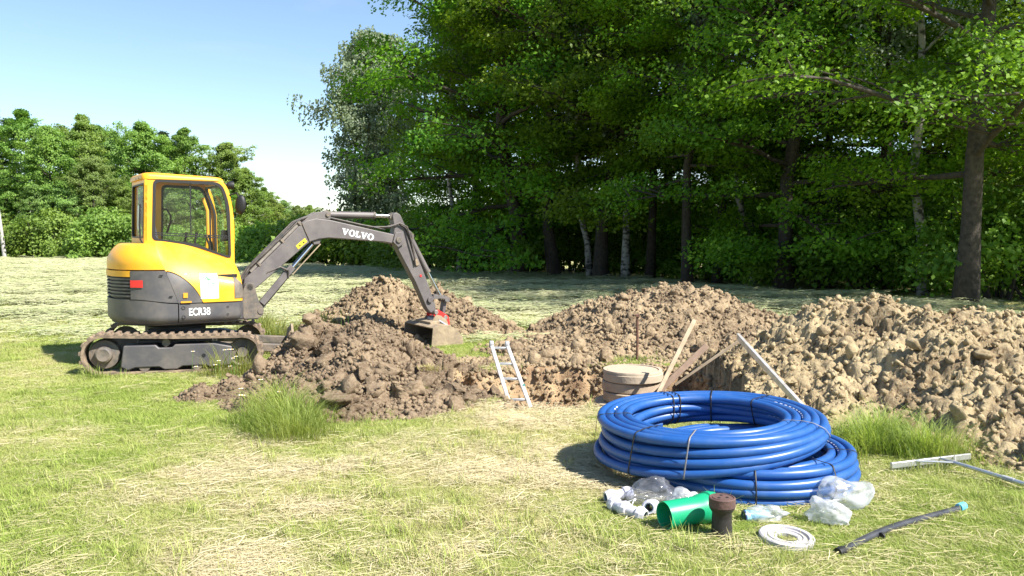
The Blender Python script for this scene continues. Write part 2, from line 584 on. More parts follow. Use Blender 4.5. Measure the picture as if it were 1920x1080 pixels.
_l.new(_sa.outputs['Fac'], _mx.inputs['Factor']); _l.new(_src, _mx.inputs['A']); _l.new(_sr.outputs[0], _mx.inputs['B'])
_l.new(_mx.outputs['Result'], _p.inputs['Base Color'])
field = link('field', g_me, gm)
tag(field, 'mown hay field with a freshly dug hole in it', kind='structure')

def gz1(x, y):
    return float(gz(np.array([x]), np.array([y]))[0])

# ================================================================== heaps of dug soil
def soil_mat(name, c1, c2, c3):
    m, n, l, out = nodes_of(name)
    g = n.new('ShaderNodeNewGeometry')
    a = n.new('ShaderNodeTexNoise'); a.inputs['Scale'].default_value = 1.7; a.inputs['Detail'].default_value = 5; a.inputs['Roughness'].default_value = 0.6
    b = n.new('ShaderNodeTexNoise'); b.inputs['Scale'].default_value = 22; b.inputs['Detail'].default_value = 8; b.inputs['Roughness'].default_value = 0.7
    oi = n.new('ShaderNodeObjectInfo')
    for t in (a, b): l.new(g.outputs['Position'], t.inputs['Vector'])
    r1 = n.new('ShaderNodeValToRGB')
    r1.color_ramp.elements[0].position = 0.40; r1.color_ramp.elements[0].color = (*c1, 1)
    r1.color_ramp.elements[1].position = 0.60; r1.color_ramp.elements[1].color = (*c2, 1)
    ad = n.new('ShaderNodeMath'); ad.operation = 'MULTIPLY_ADD'; ad.inputs[1].default_value = 0.16
    s = n.new('ShaderNodeMath'); s.operation = 'SUBTRACT'; s.inputs[1].default_value = 0.08
    l.new(a.outputs['Fac'], s.inputs[0]); l.new(oi.outputs['Random'], ad.inputs[0]); l.new(s.outputs[0], ad.inputs[2])
    l.new(ad.outputs[0], r1.inputs[0])
    mr = n.new('ShaderNodeMapRange'); mr.inputs['From Min'].default_value = 0.42; mr.inputs['From Max'].default_value = 0.75
    mr.inputs['To Max'].default_value = 0.75
    l.new(b.outputs['Fac'], mr.inputs['Value'])
    mx = n.new('ShaderNodeMix'); mx.data_type = 'RGBA'; mx.inputs['B'].default_value = (*c3, 1)
    l.new(mr.outputs[0], mx.inputs['Factor']); l.new(r1.outputs[0], mx.inputs['A'])  # colour follows the bump noise: micro-shadow in the gaps is put into it
    p = n.new('ShaderNodeBsdfPrincipled'); p.inputs['Roughness'].default_value = 0.95; p.inputs['Specular IOR Level'].default_value = 0.15
    l.new(mx.outputs['Result'], p.inputs['Base Color'])
    bb = n.new('ShaderNodeBump'); bb.inputs['Strength'].default_value = 1.0; bb.inputs['Distance'].default_value = 0.03
    l.new(b.outputs['Fac'], bb.inputs['Height']); l.new(bb.outputs[0], p.inputs['Normal'])
    l.new(p.outputs[0], out.inputs['Surface'])
    MATS[name] = m
    return m

CLAY = soil_mat('clay_soil', (0.20, 0.143, 0.082), (0.395, 0.31, 0.18), (0.51, 0.42, 0.265))
MIXED = soil_mat('mixed_soil', (0.14, 0.097, 0.061), (0.30, 0.225, 0.14), (0.44, 0.35, 0.225))
TOPSOIL = soil_mat('brown_topsoil', (0.115, 0.080, 0.052), (0.235, 0.172, 0.112), (0.35, 0.275, 0.185))

def ico(sub):
    import bmesh
    bm = bmesh.new(); bmesh.ops.create_icosphere(bm, subdivisions=sub, radius=1.0)
    V = np.array([v.co[:] for v in bm.verts]); Fa = np.array([[v.index for v in f.verts] for f in bm.faces])
    bm.free(); return V, Fa
ICO1, ICO2, ICO3 = ico(1), ico(2), ico(3)

def lump(V, seed, rough=0.5, flat=0.8):
    rs = np.random.RandomState(seed)
    n = V / np.linalg.norm(V, axis=1, keepdims=True)
    o = rs.rand(3) * 50
    d = 1 + rough * (fbm(n[:, 0] * 1.3 + o[0], n[:, 1] * 1.3 + o[1], n[:, 2] * 1.3 + o[2], oct=3, seed=seed) - 0.5) * 2
    # broken faces: cut the lump with a few planes, then roughen it
    P = n * d[:, None] * 1.15
    for k in range(9):
        q = rs.randn(3); q /= np.linalg.norm(q)
        h = rs.uniform(0.42, 0.8)
        s = P @ q
        over = np.clip(s - h, 0, None)
        P = P - over[:, None] * q * 0.97
    if len(V) > 50:
        f1 = fbm(P[:, 0] * 3.1 + o[1], P[:, 1] * 3.1 + o[2], P[:, 2] * 3.1 + o[0], oct=3, seed=seed + 9, gain=0.65)
        P = P * (1 + 0.75 * (f1 - 0.5))[:, None] + rs.normal(0, 0.045 if len(V) > 100 else 0.07, P.shape)
    P = P * np.array([1.0, rs.uniform(0.7, 1.0), rs.uniform(0.6, 0.9) * flat / 0.8])
    return P

def rot_mats(n, rs):
    q = rs.randn(n, 4); q /= np.linalg.norm(q, axis=1, keepdims=True)
    w, x, y, z = q.T
    return np.stack([np.stack([1 - 2 * (y * y + z * z), 2 * (x * y - z * w), 2 * (x * z + y * w)], -1),
                     np.stack([2 * (x * y + z * w), 1 - 2 * (x * x + z * z), 2 * (y * z - x * w)], -1),
                     np.stack([2 * (x * z - y * w), 2 * (y * z + x * w), 1 - 2 * (x * x + y * y)], -1)], 1)

def clod_meshes(prefix, m, n=14):
    out = []
    for k in range(n):
        me = np_mesh('clod', lump(ICO3[0] if k % 2 else ICO2[0], 100 + k, 0.6), ICO3[1] if k % 2 else ICO2[1], smooth=False)
        me.materials.append(m)
        out.append(me)
    return out

HEAPS = []
def heap_height(blobs, x, y, seed):
    h = np.zeros_like(x)
    for (cx, cy, r, hh) in blobs:
        d = np.sqrt((x - cx) ** 2 + (y - cy) ** 2) / r
        d = d + (fbm(x * 1.3 + seed, y * 1.3, oct=3, seed=seed) - 0.5) * 0.35
        b = hh * np.clip(1.06 - d, 0, 1.0) ** 1.08
        h = np.maximum(h, b) + 0.25 * np.minimum(h, b)
    return h

def make_heap(label, blobs, m, seed, n_clods, big, n_small, small=(0.010, 0.045), cell=0.03, extra=1.0, peak=None):
    if peak:
        bx = np.array([b[0] for b in blobs]); by = np.array([b[1] for b in blobs])
        gx_, gy_ = np.meshgrid(np.linspace(bx.min() - 0.5, bx.max() + 0.5, 60), np.linspace(by.min() - 0.5, by.max() + 0.5, 60))
        k = peak / heap_height(blobs, gx_, gy_, seed).max()
        blobs = [(a, b, c, d * k) for a, b, c, d in blobs]
    xs = [b[0] - b[2] * 1.15 for b in blobs] + [b[0] + b[2] * 1.15 for b in blobs]
    ys = [b[1] - b[2] * 1.15 for b in blobs] + [b[1] + b[2] * 1.15 for b in blobs]
    x0, x1, y0, y1 = min(xs), max(xs), min(ys), max(ys)
    ax, ay = np.arange(x0, x1, cell), np.arange(y0, y1, cell)
    X, Y = np.meshgrid(ax, ay)
    def H(X, Y):
        h = heap_height(blobs, X, Y, seed)
        k = sstep(0.0, 0.18, h)
        lum = 1 - np.abs(fbm(X * 3.3, Y * 3.3, oct=4, seed=seed + 3) - 0.5) * 2
        h = h + k * extra * ((fbm(X * 2.0, Y * 2.0, oct=3, seed=seed + 1) - 0.5) * 0.24 + (lum - 0.75) * 0.14 + (fbm(X * 13, Y * 13, oct=4, seed=seed + 2, gain=0.8) - 0.5) * 0.26)
        return h
    h = H(X, Y)
    # lumps pressed into the surface
    rl = np.random.RandomState(seed + 500)
    n_l = int((x1 - x0) * (y1 - y0) * 80)
    for lx, ly, u in zip(rl.uniform(x0, x1, n_l), rl.uniform(y0, y1, n_l), rl.rand(n_l)):
        r = 0.025 + 0.075 * u ** 3
        i0, i1 = int((lx - r - x0) / cell), int((lx + r - x0) / cell) + 2
        j0, j1 = int((ly - r - y0) / cell), int((ly + r - y0) / cell) + 2
        i0, j0 = max(0, i0), max(0, j0)
        sub_ = h[j0:j1, i0:i1]
        if sub_.size == 0 or sub_.max() < 0.03: continue
        dx, dy = X[j0:j1, i0:i1] - lx, Y[j0:j1, i0:i1] - ly
        an = lx * 37.0 + ly * 91.0
        uu, vv = dx * math.cos(an) + dy * math.sin(an), dy * math.cos(an) - dx * math.sin(an)
        d2 = np.maximum(np.maximum(np.abs(uu), np.abs(vv) * 1.25), 0.72 * (np.abs(uu) + np.abs(vv))) / r
        top = np.mean(sub_) + r * rl.uniform(0.15, 0.55)
        bump = np.where(d2 < 1, top - r * (0.12 * d2 + 1.7 * np.maximum(0, d2 - 0.55)) + uu * 0.5 * math.sin(an * 3) + vv * 0.4 * math.cos(an * 5), -9)
        h[j0:j1, i0:i1] = np.where((sub_ > 0.02) & (bump > sub_), bump, sub_)
    base = gz(X, Y)
    hs = hole_sd(X, Y)
    Z = np.where(h > 0.004, base + h, base - 0.12)
    Z = np.where(hs < 0.0, base - 0.1, Z)
    n_x, n_y = len(ax), len(ay)
    ii = np.arange(n_x * n_y).reshape(n_y, n_x)
    FF = np.stack([ii[:-1, :-1], ii[:-1, 1:], ii[1:, 1:], ii[1:, :-1]], -1).reshape(-1, 4)
    keep = (h.ravel()[FF] > 0.0).any(1) & (hs.ravel()[FF] > -0.1).any(1)
    FF = FF[keep]
    used = np.unique(FF); remap = -np.ones(n_x * n_y, int); remap[used] = np.arange(len(used))
    c0 = blobs[0]
    org = np.array([c0[0], c0[1], gz1(c0[0], c0[1])])
    V = np.stack([X, Y, Z], -1).reshape(-1, 3)[used] - org
    me = np_mesh('soil_heap', V, remap[FF], smooth=False)
    o = link('soil_heap', me, m, loc=org)
    tag(o, label, 'soil heap', 'heaps of dug soil round the hole')
    HEAPS.append((blobs, seed))
    # clods: the larger ones each an object, the crumbs one mass
    rs = np.random.RandomState(seed)
    def pick(n, edge):
        px, py = [], []
        while len(px) < n:
            x, y = rs.uniform(x0, x1, 4000), rs.uniform(y0, y1, 4000)
            hh = heap_height(blobs, x, y, seed)
            ok = (hh > edge) & (hole_sd(x, y) > 0.02)
            px += list(x[ok]); py += list(y[ok])
        px, py = np.array(px[:n]), np.array(py[:n])
        return px, py, H(px, py) + gz(px, py)
    protos = clod_meshes('clod', m)
    px, py, pz = pick(n_clods, 0.015)
    size = big[0] * (big[1] / big[0]) ** (rs.rand(n_clods) ** 2.2)
    for k in range(n_clods):
        c = bpy.data.objects.new('clod', protos[k % len(protos)])
        COL.objects.link(c); c.parent = o
        c.location = (px[k] - org[0], py[k] - org[1], pz[k] - org[2] + size[k] * rs.uniform(0.0, 0.35))
        c.rotation_euler = tuple(rs.uniform(0, 6.28, 3))
        c.scale = (size[k],) * 3
    px, py, pz = pick(n_small, 0.0)
    s = small[0] * (small[1] / small[0]) ** (rs.rand(n_small) ** 1.7)
    bank = np.stack([lump(ICO1[0], 300 + k, 0.5) for k in range(8)])
    P = bank[rs.randint(0, 8, n_small)] * s[:, None, None]
    P = np.einsum('nij,nkj->nki', rot_mats(n_small, rs), P) + (np.stack([px, py, pz + s * 0.3], -1) - org)[:, None, :]
    nv = len(ICO1[0])
    FF = (ICO1[1][None] + (np.arange(n_small) * nv)[:, None, None]).reshape(-1, 3)
    cr = link('crumbs', np_mesh('crumbs', P.reshape(-1, 3), FF), m, parent=o)
    cr['kind'] = 'stuff'
    return o

make_heap('long heap of pale clay clods at the right behind the blue pipe coils',
          [(3.74, 9.0, 1.75, 0.98), (4.42, 8.05, 2.05, 0.93), (5.15, 7.4, 2.1, 0.9), (6.4, 7.1, 2.1, 0.85), (3.1, 9.35, 1.35, 0.58), (2.55, 9.55, 0.9, 0.34), (3.0, 8.4, 1.0, 0.3)],
          CLAY, 11, 290, (0.035, 0.125), 14000, small=(0.011, 0.055), cell=0.024, peak=0.95)
make_heap('rounded heap of brown soil with clay clods on top behind the manhole',
          [(2.45, 14.0, 1.95, 0.93), (1.9, 13.9, 1.7, 0.9), (3.05, 13.9, 1.9, 0.9), (3.7, 14.0, 1.5, 0.45), (2.3, 12.6, 1.6, 0.40), (1.25, 12.5, 1.2, 0.3), (0.5, 12.0, 0.95, 0.2), (0.75, 11.3, 0.9, 0.15), (3.2, 12.2, 1.7, 0.38)],
          MIXED, 23, 270, (0.05, 0.15), 11000, small=(0.013, 0.065), cell=0.03, peak=0.74)
make_heap('tan clay heap with a pointed top behind the excavator bucket',
          [(-2.15, 14.2, 1.4, 0.88), (-1.35, 14.4, 1.25, 0.66), (-0.85, 14.2, 1.0, 0.46), (-2.75, 13.8, 1.0, 0.42), (-0.55, 14.0, 0.7, 0.25), (-2.3, 13.3, 1.1, 0.42), (-1.95, 12.5, 0.8, 0.22)],
          MIXED, 37, 240, (0.045, 0.12), 9000, small=(0.013, 0.06), cell=0.03, peak=0.84)
dark_heap = make_heap('low dark heap of topsoil and broken turf in front of the excavator track',
          [(-2.25, 9.85, 0.85, 0.60), (-1.75, 9.7, 1.2, 0.56), (-1.75, 8.8, 1.15, 0.38), (-1.25, 8.45, 0.9, 0.25), (-0.85, 8.9, 0.8, 0.20), (-1.55, 7.95, 0.55, 0.20), (-2.45, 9.3, 0.6, 0.30), (-1.1, 9.7, 0.9, 0.26)],
          TOPSOIL, 49, 262, (0.035, 0.13), 11000, small=(0.011, 0.05), cell=0.026, peak=0.66)
# overturned sods along the foot of the dark heap
sod_me = []
for k in range(4):
    me = np_mesh('sod', lump(ICO3[0], 700 + k, 0.75) * np.array([1.0, 0.85, 0.75]), ICO3[1]); me.materials.append(TOPSOIL); sod_me.append(me)
rsS = np.random.RandomState(5)
SODS = [(-1.62, 7.72, 0.20), (-1.42, 7.62, 0.15), (-1.30, 7.95, 0.19), (-1.08, 8.02, 0.17), (-0.95, 8.15, 0.18), (-0.72, 8.2, 0.14), (-0.58, 8.42, 0.17), (-0.40, 8.55, 0.13), (-1.75, 8.15, 0.17),
        (-1.2, 8.45, 0.2), (-0.85, 8.7, 0.18), (-1.55, 8.6, 0.2), (-2.3, 9.5, 0.2), (-2.05, 9.25, 0.17), (-2.42, 9.05, 0.15), (-0.55, 8.95, 0.16), (-1.9, 8.75, 0.18), (-2.9, 8.7, 0.12)]
for k, (x_, y_, r_) in enumerate(SODS):
    hh = float(heap_height(HEAPS[-1][0], np.array([x_]), np.array([y_]), HEAPS[-1][1])[0])
    c = bpy.data.objects.new('sod', sod_me[k % 4]); COL.objects.link(c); c.parent = dark_heap
    c.location = Vector((x_, y_, gz1(x_, y_) + hh * 0.9 + r_ * 0.15)) - dark_heap.location
    c.rotation_euler = tuple(rsS.uniform(-0.5, 0.5, 2)) + (rsS.uniform(0, 6.28),); c.scale = (r_, r_, r_ * 0.9)
make_heap('small scatter of brown soil lumps on the grass beside the dark heap',
          [(-2.95, 8.9, 0.24, 0.12), (-3.15, 8.5, 0.24, 0.10), (-2.82, 8.55, 0.2, 0.11)],
          TOPSOIL, 53, 40, (0.03, 0.09), 420)

def on_heap(x, y):
    h = np.zeros_like(np.asarray(x, float))
    for blobs, seed in HEAPS:
        h = np.maximum(h, heap_height(blobs, x, y, seed))
    return h

# crumbs broken from the edge of the hole
rsH = np.random.RandomState(91)
hx_, hy_ = rsH.uniform(-1.0, 2.7, 30000), rsH.uniform(7.6, 11.2, 30000)
hd_ = hole_sd(hx_, hy_)
sel = ((hd_ < 0.10) & (hd_ > -0.5) & (rsH.rand(30000) < np.where(hd_ > 0.02, 0.25, 1.0))) | ((hd_ > 0) & (bare_rim(hx_, hy_) > 0.35) & (rsH.rand(30000) < 0.5))
hx_, hy_ = hx_[sel], hy_[sel]
hn = len(hx_)
hs_ = 0.010 * 6.0 ** (rsH.rand(hn) ** 1.8)
bank = np.stack([lump(ICO1[0], 350 + k, 0.5) for k in range(8)])
P = bank[rsH.randint(0, 8, hn)] * hs_[:, None, None]
P = np.einsum('nij,nkj->nki', rot_mats(hn, rsH), P) + np.stack([hx_, hy_, gz(hx_, hy_) + hs_ * 0.2], -1)[:, None, :]
cr = link('crumbs', np_mesh('crumbs', P.reshape(-1, 3), (ICO1[1][None] + (np.arange(hn) * len(ICO1[0]))[:, None, None]).reshape(-1, 3)), MIXED, parent=field)
cr['kind'] = 'stuff'

# ================================================================== grass and hay
def blade_mesh(name, n, h, spread, w, lean, seed, seg=2, m=None):
    """a tuft of n curved blades"""
    rs = np.random.RandomState(seed)
    V, Fq = [], []
    for k in range(n):
        a, rr = rs.uniform(0, 6.28), spread * math.sqrt(rs.rand())
        bx, by = rr * math.cos(a), rr * math.sin(a)
        hh = h * rs.uniform(0.5, 1.15)
        da = rs.uniform(0, 6.28)
        le = lean * rs.uniform(0.2, 1.3) * hh
        fx, fy = math.cos(da + 1.57), math.sin(da + 1.57)
        ww = w * rs.uniform(0.7, 1.3)
        b = len(V)
        for i in range(seg + 1):
            t = i / seg
            cx, cy, cz = bx + math.cos(da) * le * t ** 1.8, by + math.sin(da) * le * t ** 1.8, hh * (t - 0.18 * lean * t * t) - 0.006
            k2 = ww * (1 - t) ** 0.7 * 0.5 + 0.0002
            V.append((cx - fx * k2, cy - fy * k2, cz)); V.append((cx + fx * k2, cy + fy * k2, cz))
        for i in range(seg):
            Fq.append((b + 2 * i, b + 2 * i + 1, b + 2 * i + 3, b + 2 * i + 2))
    me = np_mesh(name, V, Fq)
    if m: me.materials.append(m)
    return me

def hay_mesh(name, n, L, spread, w, seed, m, lift=0.03):
    """loose cut stalks lying on the turf"""
    rs = np.random.RandomState(seed)
    V, Fq = [], []
    main = rs.uniform(-0.6, 0.6)
    for k in range(n):
        a, rr = rs.uniform(0, 6.28), spread * math.sqrt(rs.rand())
        px, py, pz = rr * math.cos(a), rr * math.sin(a), rs.uniform(0.004, lift)
        d = main + rs.normal(0, 0.7)
        bend = rs.uniform(-1.5, 1.5)
        l = L * rs.uniform(0.4, 1.2)
        ww = w * rs.uniform(0.6, 1.3)
        tilt = rs.uniform(-0.15, 0.25)
        b = len(V)
        for i in range(4):
            px += math.cos(d) * l / 3; py += math.sin(d) * l / 3; pz = max(0.003, pz + tilt * l / 3 * (1 - i * 0.5))
            d += bend / 3
            nx_, ny_ = -math.sin(d) * ww / 2, math.cos(d) * ww / 2
            V.append((px - nx_, py - ny_, pz)); V.append((px + nx_, py + ny_, pz + rs.uniform(-0.3, 0.6) * ww))
        for i in range(3):
            Fq.append((b + 2 * i, b + 2 * i + 1, b + 2 * i + 3, b + 2 * i + 2))
    me = np_mesh(name, V, Fq)
    me.materials.append(m)
    return me

def scatter(name, pts, rot, scale, pick, dry, protos, label):
    """one mass of tufts: points carrying small shared meshes (geometry nodes)"""
    coll = bpy.data.collections.new(name + '_tufts')
    for k, me in enumerate(protos):
        o = bpy.data.objects.new('%s_tuft_%02d' % (name, k), me)
        coll.objects.link(o)
    me = bpy.data.meshes.new(name)
    me.vertices.add(len(pts)); me.vertices.foreach_set('co', np.asarray(pts, np.float32).ravel())
    for nm, ty, arr, key in (('tuft_rot', 'FLOAT_VECTOR', rot, 'vector'), ('tuft_scale', 'FLOAT', scale, 'value'), ('tuft_pick', 'INT', pick, 'value'), ('dry', 'FLOAT', dry, 'value')):
        a = me.attributes.new(nm, ty, 'POINT')
        a.data.foreach_set(key, np.asarray(arr, np.int32 if ty == 'INT' else np.float32).ravel())
    o = link(name, me)
    ng = bpy.data.node_groups.new(name, 'GeometryNodeTree')
    ng.interface.new_socket('Geometry', in_out='INPUT', socket_type='NodeSocketGeometry')
    ng.interface.new_socket('Geometry', in_out='OUTPUT', socket_type='NodeSocketGeometry')
    n, l = ng.nodes, ng.links
    gi, go = n.new('NodeGroupInput'), n.new('NodeGroupOutput')
    ip = n.new('GeometryNodeInstanceOnPoints')
    ci = n.new('GeometryNodeCollectionInfo')
    ci.inputs['Collection'].default_value = coll
    ci.inputs['Separate Children'].default_value = True
    ci.inputs['Reset Children'].default_value = True
    def na(nm, ty):
        a = n.new('GeometryNodeInputNamedAttribute'); a.data_type = ty
        a.inputs['Name'].default_value = nm
        return a.outputs[0]
    l.new(gi.outputs[0], ip.inputs['Points'])
    l.new(ci.outputs[0], ip.inputs['Instance'])
    ip.inputs['Pick Instance'].default_value = True
    l.new(na('tuft_pick', 'INT'), ip.inputs['Instance Index'])
    l.new(na('tuft_rot', 'FLOAT_VECTOR'), ip.inputs['Rotation'])
    l.new(na('tuft_scale', 'FLOAT'), ip.inputs['Scale'])
    l.new(ip.outputs[0], go.inputs[0])
    md = o.modifiers.new('scatter', 'NODES'); md.node_group = ng
    tag(o, label, kind='stuff')
    return o

GRASS = dry_mat('grass_blade', GRASS_STOPS, blade=True, trans=0.35)
HAY = dry_mat('hay_stalk', [(0.0, (0.36, 0.36, 0.14)), (0.4, (0.46, 0.43, 0.22)), (0.8, (0.56, 0.48, 0.28)), (1.0, (0.62, 0.55, 0.36))], blade=True, trans=0.2)
FARHAY = dry_mat('raked_hay', [(0.0, (0.33, 0.39, 0.155)), (0.5, (0.43, 0.455, 0.235)), (1.0, (0.51, 0.49, 0.31))], blade=True, trans=0.2)
short_g = [blade_mesh('short_grass', 40, 0.046, 0.07, 0.0036, 1.1, 500 + k, 2, GRASS) for k in range(6)]
hay_g = [hay_mesh('hay', 15, 0.12, 0.10, 0.0026, 520 + k, HAY, lift=0.022) for k in range(6)]
far_g = [blade_mesh('field_grass', 30, 0.06, 0.13, 0.011, 1.2, 540 + k, 2, GRASS) for k in range(4)]
farhay_g = [hay_mesh('field_hay', 22, 0.30, 0.20, 0.012, 560 + k, FARHAY, lift=0.09) for k in range(4)]

rsG = np.random.RandomState(7)
def field_points(n, d0, d1, wide=0.66, margin=1.0, power=1.0):
    """points in the part of the field before the camera, denser when near"""
    u = rsG.rand(n)
    d = d0 * (d1 / d0) ** (u ** power)
    x = (rsG.rand(n) * 2 - 1) * (d * wide + margin)
    return x, d

def keep_open(x, y, lim=0.03):
    return (hole_sd(x, y) > 0.02) & (on_heap(x, y) < lim) & (bare_rim(x, y) < 0.5)

x, y = field_points(85000, 3.5, 15, margin=0.4)
dr = dryness(x, y)
ok = keep_open(x, y) & (rsG.rand(len(x)) < 1.05 - 0.55 * sstep(0.35, 0.9, dr))
bk = blob(x, y, 0.35, 7.5, 0.6) * 0.55
ok &= rsG.rand(len(x)) > bk
x, y, dr = x[ok], y[ok], dr[ok]
n = len(x)
sc_ = (0.55 + 0.6 * rsG.rand(n)) * (0.75 + 0.035 * y) * (1.1 - 0.35 * dr)
scatter('short_grass', np.stack([x, y, gz(x, y)], -1), np.stack([np.zeros(n), np.zeros(n), rsG.rand(n) * 6.28], -1), sc_, rsG.randint(0, 6, n), dr, short_g, 'short mown grass all over the near field')

x, y = field_points(24000, 3.5, 16, margin=0.4)
dr = dryness(x, y)
st = fbm(x * 0.7 + y * 0.5, y * 2.6, oct=3, seed=41)
ok = keep_open(x, y) & (rsG.rand(len(x)) < 0.10 + 0.9 * sstep(0.35, 0.8, dr) * sstep(0.32, 0.6, st))
x, y, dr = x[ok], y[ok], dr[ok]; n = len(x)
scatter('dry_hay', np.stack([x, y, gz(x, y) + 0.012], -1), np.stack([np.zeros(n), np.zeros(n), rsG.normal(0, 0.8, n)], -1), (0.7 + 0.7 * rsG.rand(n)), rsG.randint(0, 6, n), np.clip(dr + 0.25, 0, 1), hay_g, 'loose dry hay stalks strewn over the near field')

x, y = field_points(70000, 12, 95, wide=0.68, power=0.8)
edge = np.interp(x / y * 1600 + 960, [0, 220, 450, 600, 760, 1000, 1100, 1400, 1900, 2300], [84, 79, 62, 52, 48, 38, 36, 25.5, 18.5, 16])
dr = dryness(x, y)
ok = keep_open(x, y) & (y < edge + 2)
x, y, dr = x[ok], y[ok], dr[ok]; n = len(x)
scatter('field_grass', np.stack([x, y, gz(x, y)], -1), np.stack([np.zeros(n), np.zeros(n), rsG.rand(n) * 6.28], -1), (0.6 + 0.5 * rsG.rand(n)) * (0.6 + 0.03 * y), rsG.randint(0, 4, n), dr * 0.8, far_g, 'short mown grass across the far field')
x, y = field_points(60000, 12.5, 92, wide=0.68, power=0.8)
edge = np.interp(x / y * 1600 + 960, [0, 220, 450, 600, 760, 1000, 1100, 1400, 1900, 2300], [84, 79, 62, 52, 48, 38, 36, 25.5, 18.5, 16])
dr = dryness(x, y)
rm = row_mask(x, y)
ok = keep_open(x, y) & (y < edge) & (rsG.rand(len(x)) < 0.12 + 0.88 * rm)
x, y, dr, rm = x[ok], y[ok], dr[ok], rm[ok]; n = len(x)
scatter('raked_hay', np.stack([x, y, gz(x, y) + 0.01], -1), np.stack([np.zeros(n), np.zeros(n), rsG.normal(0, 0.5, n)], -1), (0.7 + 0.6 * rsG.rand(n)) * (0.6 + 0.028 * y), rsG.randint(0, 4, n), np.clip(0.35 + dr * 0.7, 0, 1), farhay_g, 'raked rows of cut hay drying in the far field')

rough_g = [blade_mesh('rough_grass', 26, 0.13, 0.06, 0.0045, 0.9, 580 + k, 3, GRASS) for k in range(5)]
x, y = field_points(2600, 3.6, 15, margin=0.4)
dr = dryness(x, y)
ok = keep_open(x, y, 0.2) & (rsG.rand(len(x)) < 0.15 + 0.85 * sstep(0.5, 0.65, fbm(x * 1.6, y * 1.6, oct=3, seed=88)))
x, y, dr = x[ok], y[ok], dr[ok]; n = len(x)
scatter('rough_grass', np.stack([x, y, gz(x, y)], -1), np.stack([np.zeros(n), np.zeros(n), rsG.rand(n) * 6.28], -1), (0.5 + 0.7 * rsG.rand(n)), rsG.randint(0, 5, n), dr * 0.6, rough_g, 'longer rough grass left standing here and there in the near field')

# ------------------------------------------------------------------ tall uncut grass
TALL = leaf_mat('tall_grass_blade', (0.15, 0.22, 0.035), (0.40, 0.42, 0.13), trans=0.45, scale=2.0)
HAYTUFT = leaf_mat('dry_tuft_blade', (0.36, 0.33, 0.12), (0.52, 0.44, 0.22), trans=0.3, scale=3.0)
def tall_grass(label, spots, h, n, seed, w=0.006, lean=0.55, m=None, lift=0.0):
    rs = np.random.RandomState(seed)
    V, Fq = [], []
    o0 = np.array([spots[0][0], spots[0][1], 0.0])
    tot = sum(s[2] * s[3] for s in spots)
    for (cx, cy, rx, ry) in spots:
        for k in range(int(n * rx * ry / tot)):
            a, rr = rs.uniform(0, 6.28), rs.rand() ** 0.75 * 1.35
            rr *= 0.75 + 0.35 * math.sin(3 * a + seed) * math.cos(2 * a)
            bx, by = cx + rx * rr * math.cos(a), cy + ry * rr * math.sin(a)
            hh = h * rs.uniform(0.35, 1.1) * max(0.2, 1.15 - 0.65 * rr)
            da = a + rs.normal(0, 1.1)
            le = lean * rs.uniform(0.1, 1.3) * hh
            fx, fy = math.cos(da + 1.57), math.sin(da + 1.57)
            ww = w * rs.uniform(0.6, 1.3)
            b = len(V)
            z0 = (gz1(bx, by) + lift) if k % 40 == 0 else z0
            for i in range(5):
                t = i / 4
                k2 = ww * (1 - t) ** 0.6 * 0.5 + 0.0004
                cz = z0 + hh * (t - 0.35 * lean * t ** 3) - 0.01
                ox, oy = bx + math.cos(da) * le * t ** 2 - o0[0], by + math.sin(da) * le * t ** 2 - o0[1]
                V.append((ox - fx * k2, oy - fy * k2, cz)); V.append((ox + fx * k2, oy + fy * k2, cz))
            for i in range(4):
                Fq.append((b + 2 * i, b + 2 * i + 1, b + 2 * i + 3, b + 2 * i + 2))
    o = link('tall_grass', np_mesh('tall_grass', V, Fq), m or TALL, loc=(o0[0], o0[1], 0))
    tag(o, label, kind='stuff')
    return o

tall_grass('tall bright green grass clump before the dark soil heap', [(-1.95, 7.35, 0.42, 0.5), (-1.75, 6.85, 0.32, 0.35), (-2.2, 7.9, 0.3, 0.35)], 0.46, 3400, 81, lean=0.8, w=0.0045)
tall_grass('tall green grass clump at the foot of the right-hand clay heap', [(2.75, 6.5, 0.38, 0.32), (3.15, 6.35, 0.4, 0.25), (2.95, 6.75, 0.4, 0.25)], 0.42, 3400, 82, lean=0.8, w=0.0045)
tall_grass('thin tall grass growing beside the near track of the excavator', [(-3.35, 9.75, 0.28, 0.16), (-3.1, 9.85, 0.22, 0.2)], 0.44, 420, 83)
tall_grass('tall uncut grass behind the excavator boom', [(-2.9, 13.0, 0.8, 1.0), (-3.4, 12.0, 0.5, 0.7), (-3.9, 13.2, 0.6, 0.8)], 0.52, 3800, 84, w=0.009)
tall_grass('few tall stems in front of the excavator track roller', [(-4.72, 9.55, 0.22, 0.08)], 0.26, 130, 85)
tall_grass('sparse grass on the ground behind the manhole rings', [(1.5, 10.95, 0.8, 0.22)], 0.12, 700, 86)
tall_grass('short rough grass growing through the edge of the dark heap', [(-1.4, 8.2, 0.25, 0.2), (-0.9, 8.6, 0.3, 0.2), (-1.55, 7.55, 0.3, 0.18)], 0.16, 900, 87)
tall_grass('matted grass on the overturned sods at the front of the dark heap', [(-1.6, 7.74, 0.13, 0.12), (-1.08, 8.05, 0.12, 0.1), (-0.93, 8.2, 0.1, 0.1)], 0.10, 420, 88, lift=0.16, lean=1.1)
tall_grass('dry grass on the top sods of the dark heap', [(-0.85, 8.72, 0.14, 0.12), (-1.2, 8.48, 0.12, 0.1)], 0.09, 300, 89, lift=0.27, lean=1.1, m=HAYTUFT)
tall_grass('sparse long grass thinning out round the clump before the dark heap', [(-1.9, 7.2, 0.95, 0.8)], 0.20, 900, 90, lean=0.9, w=0.0045)
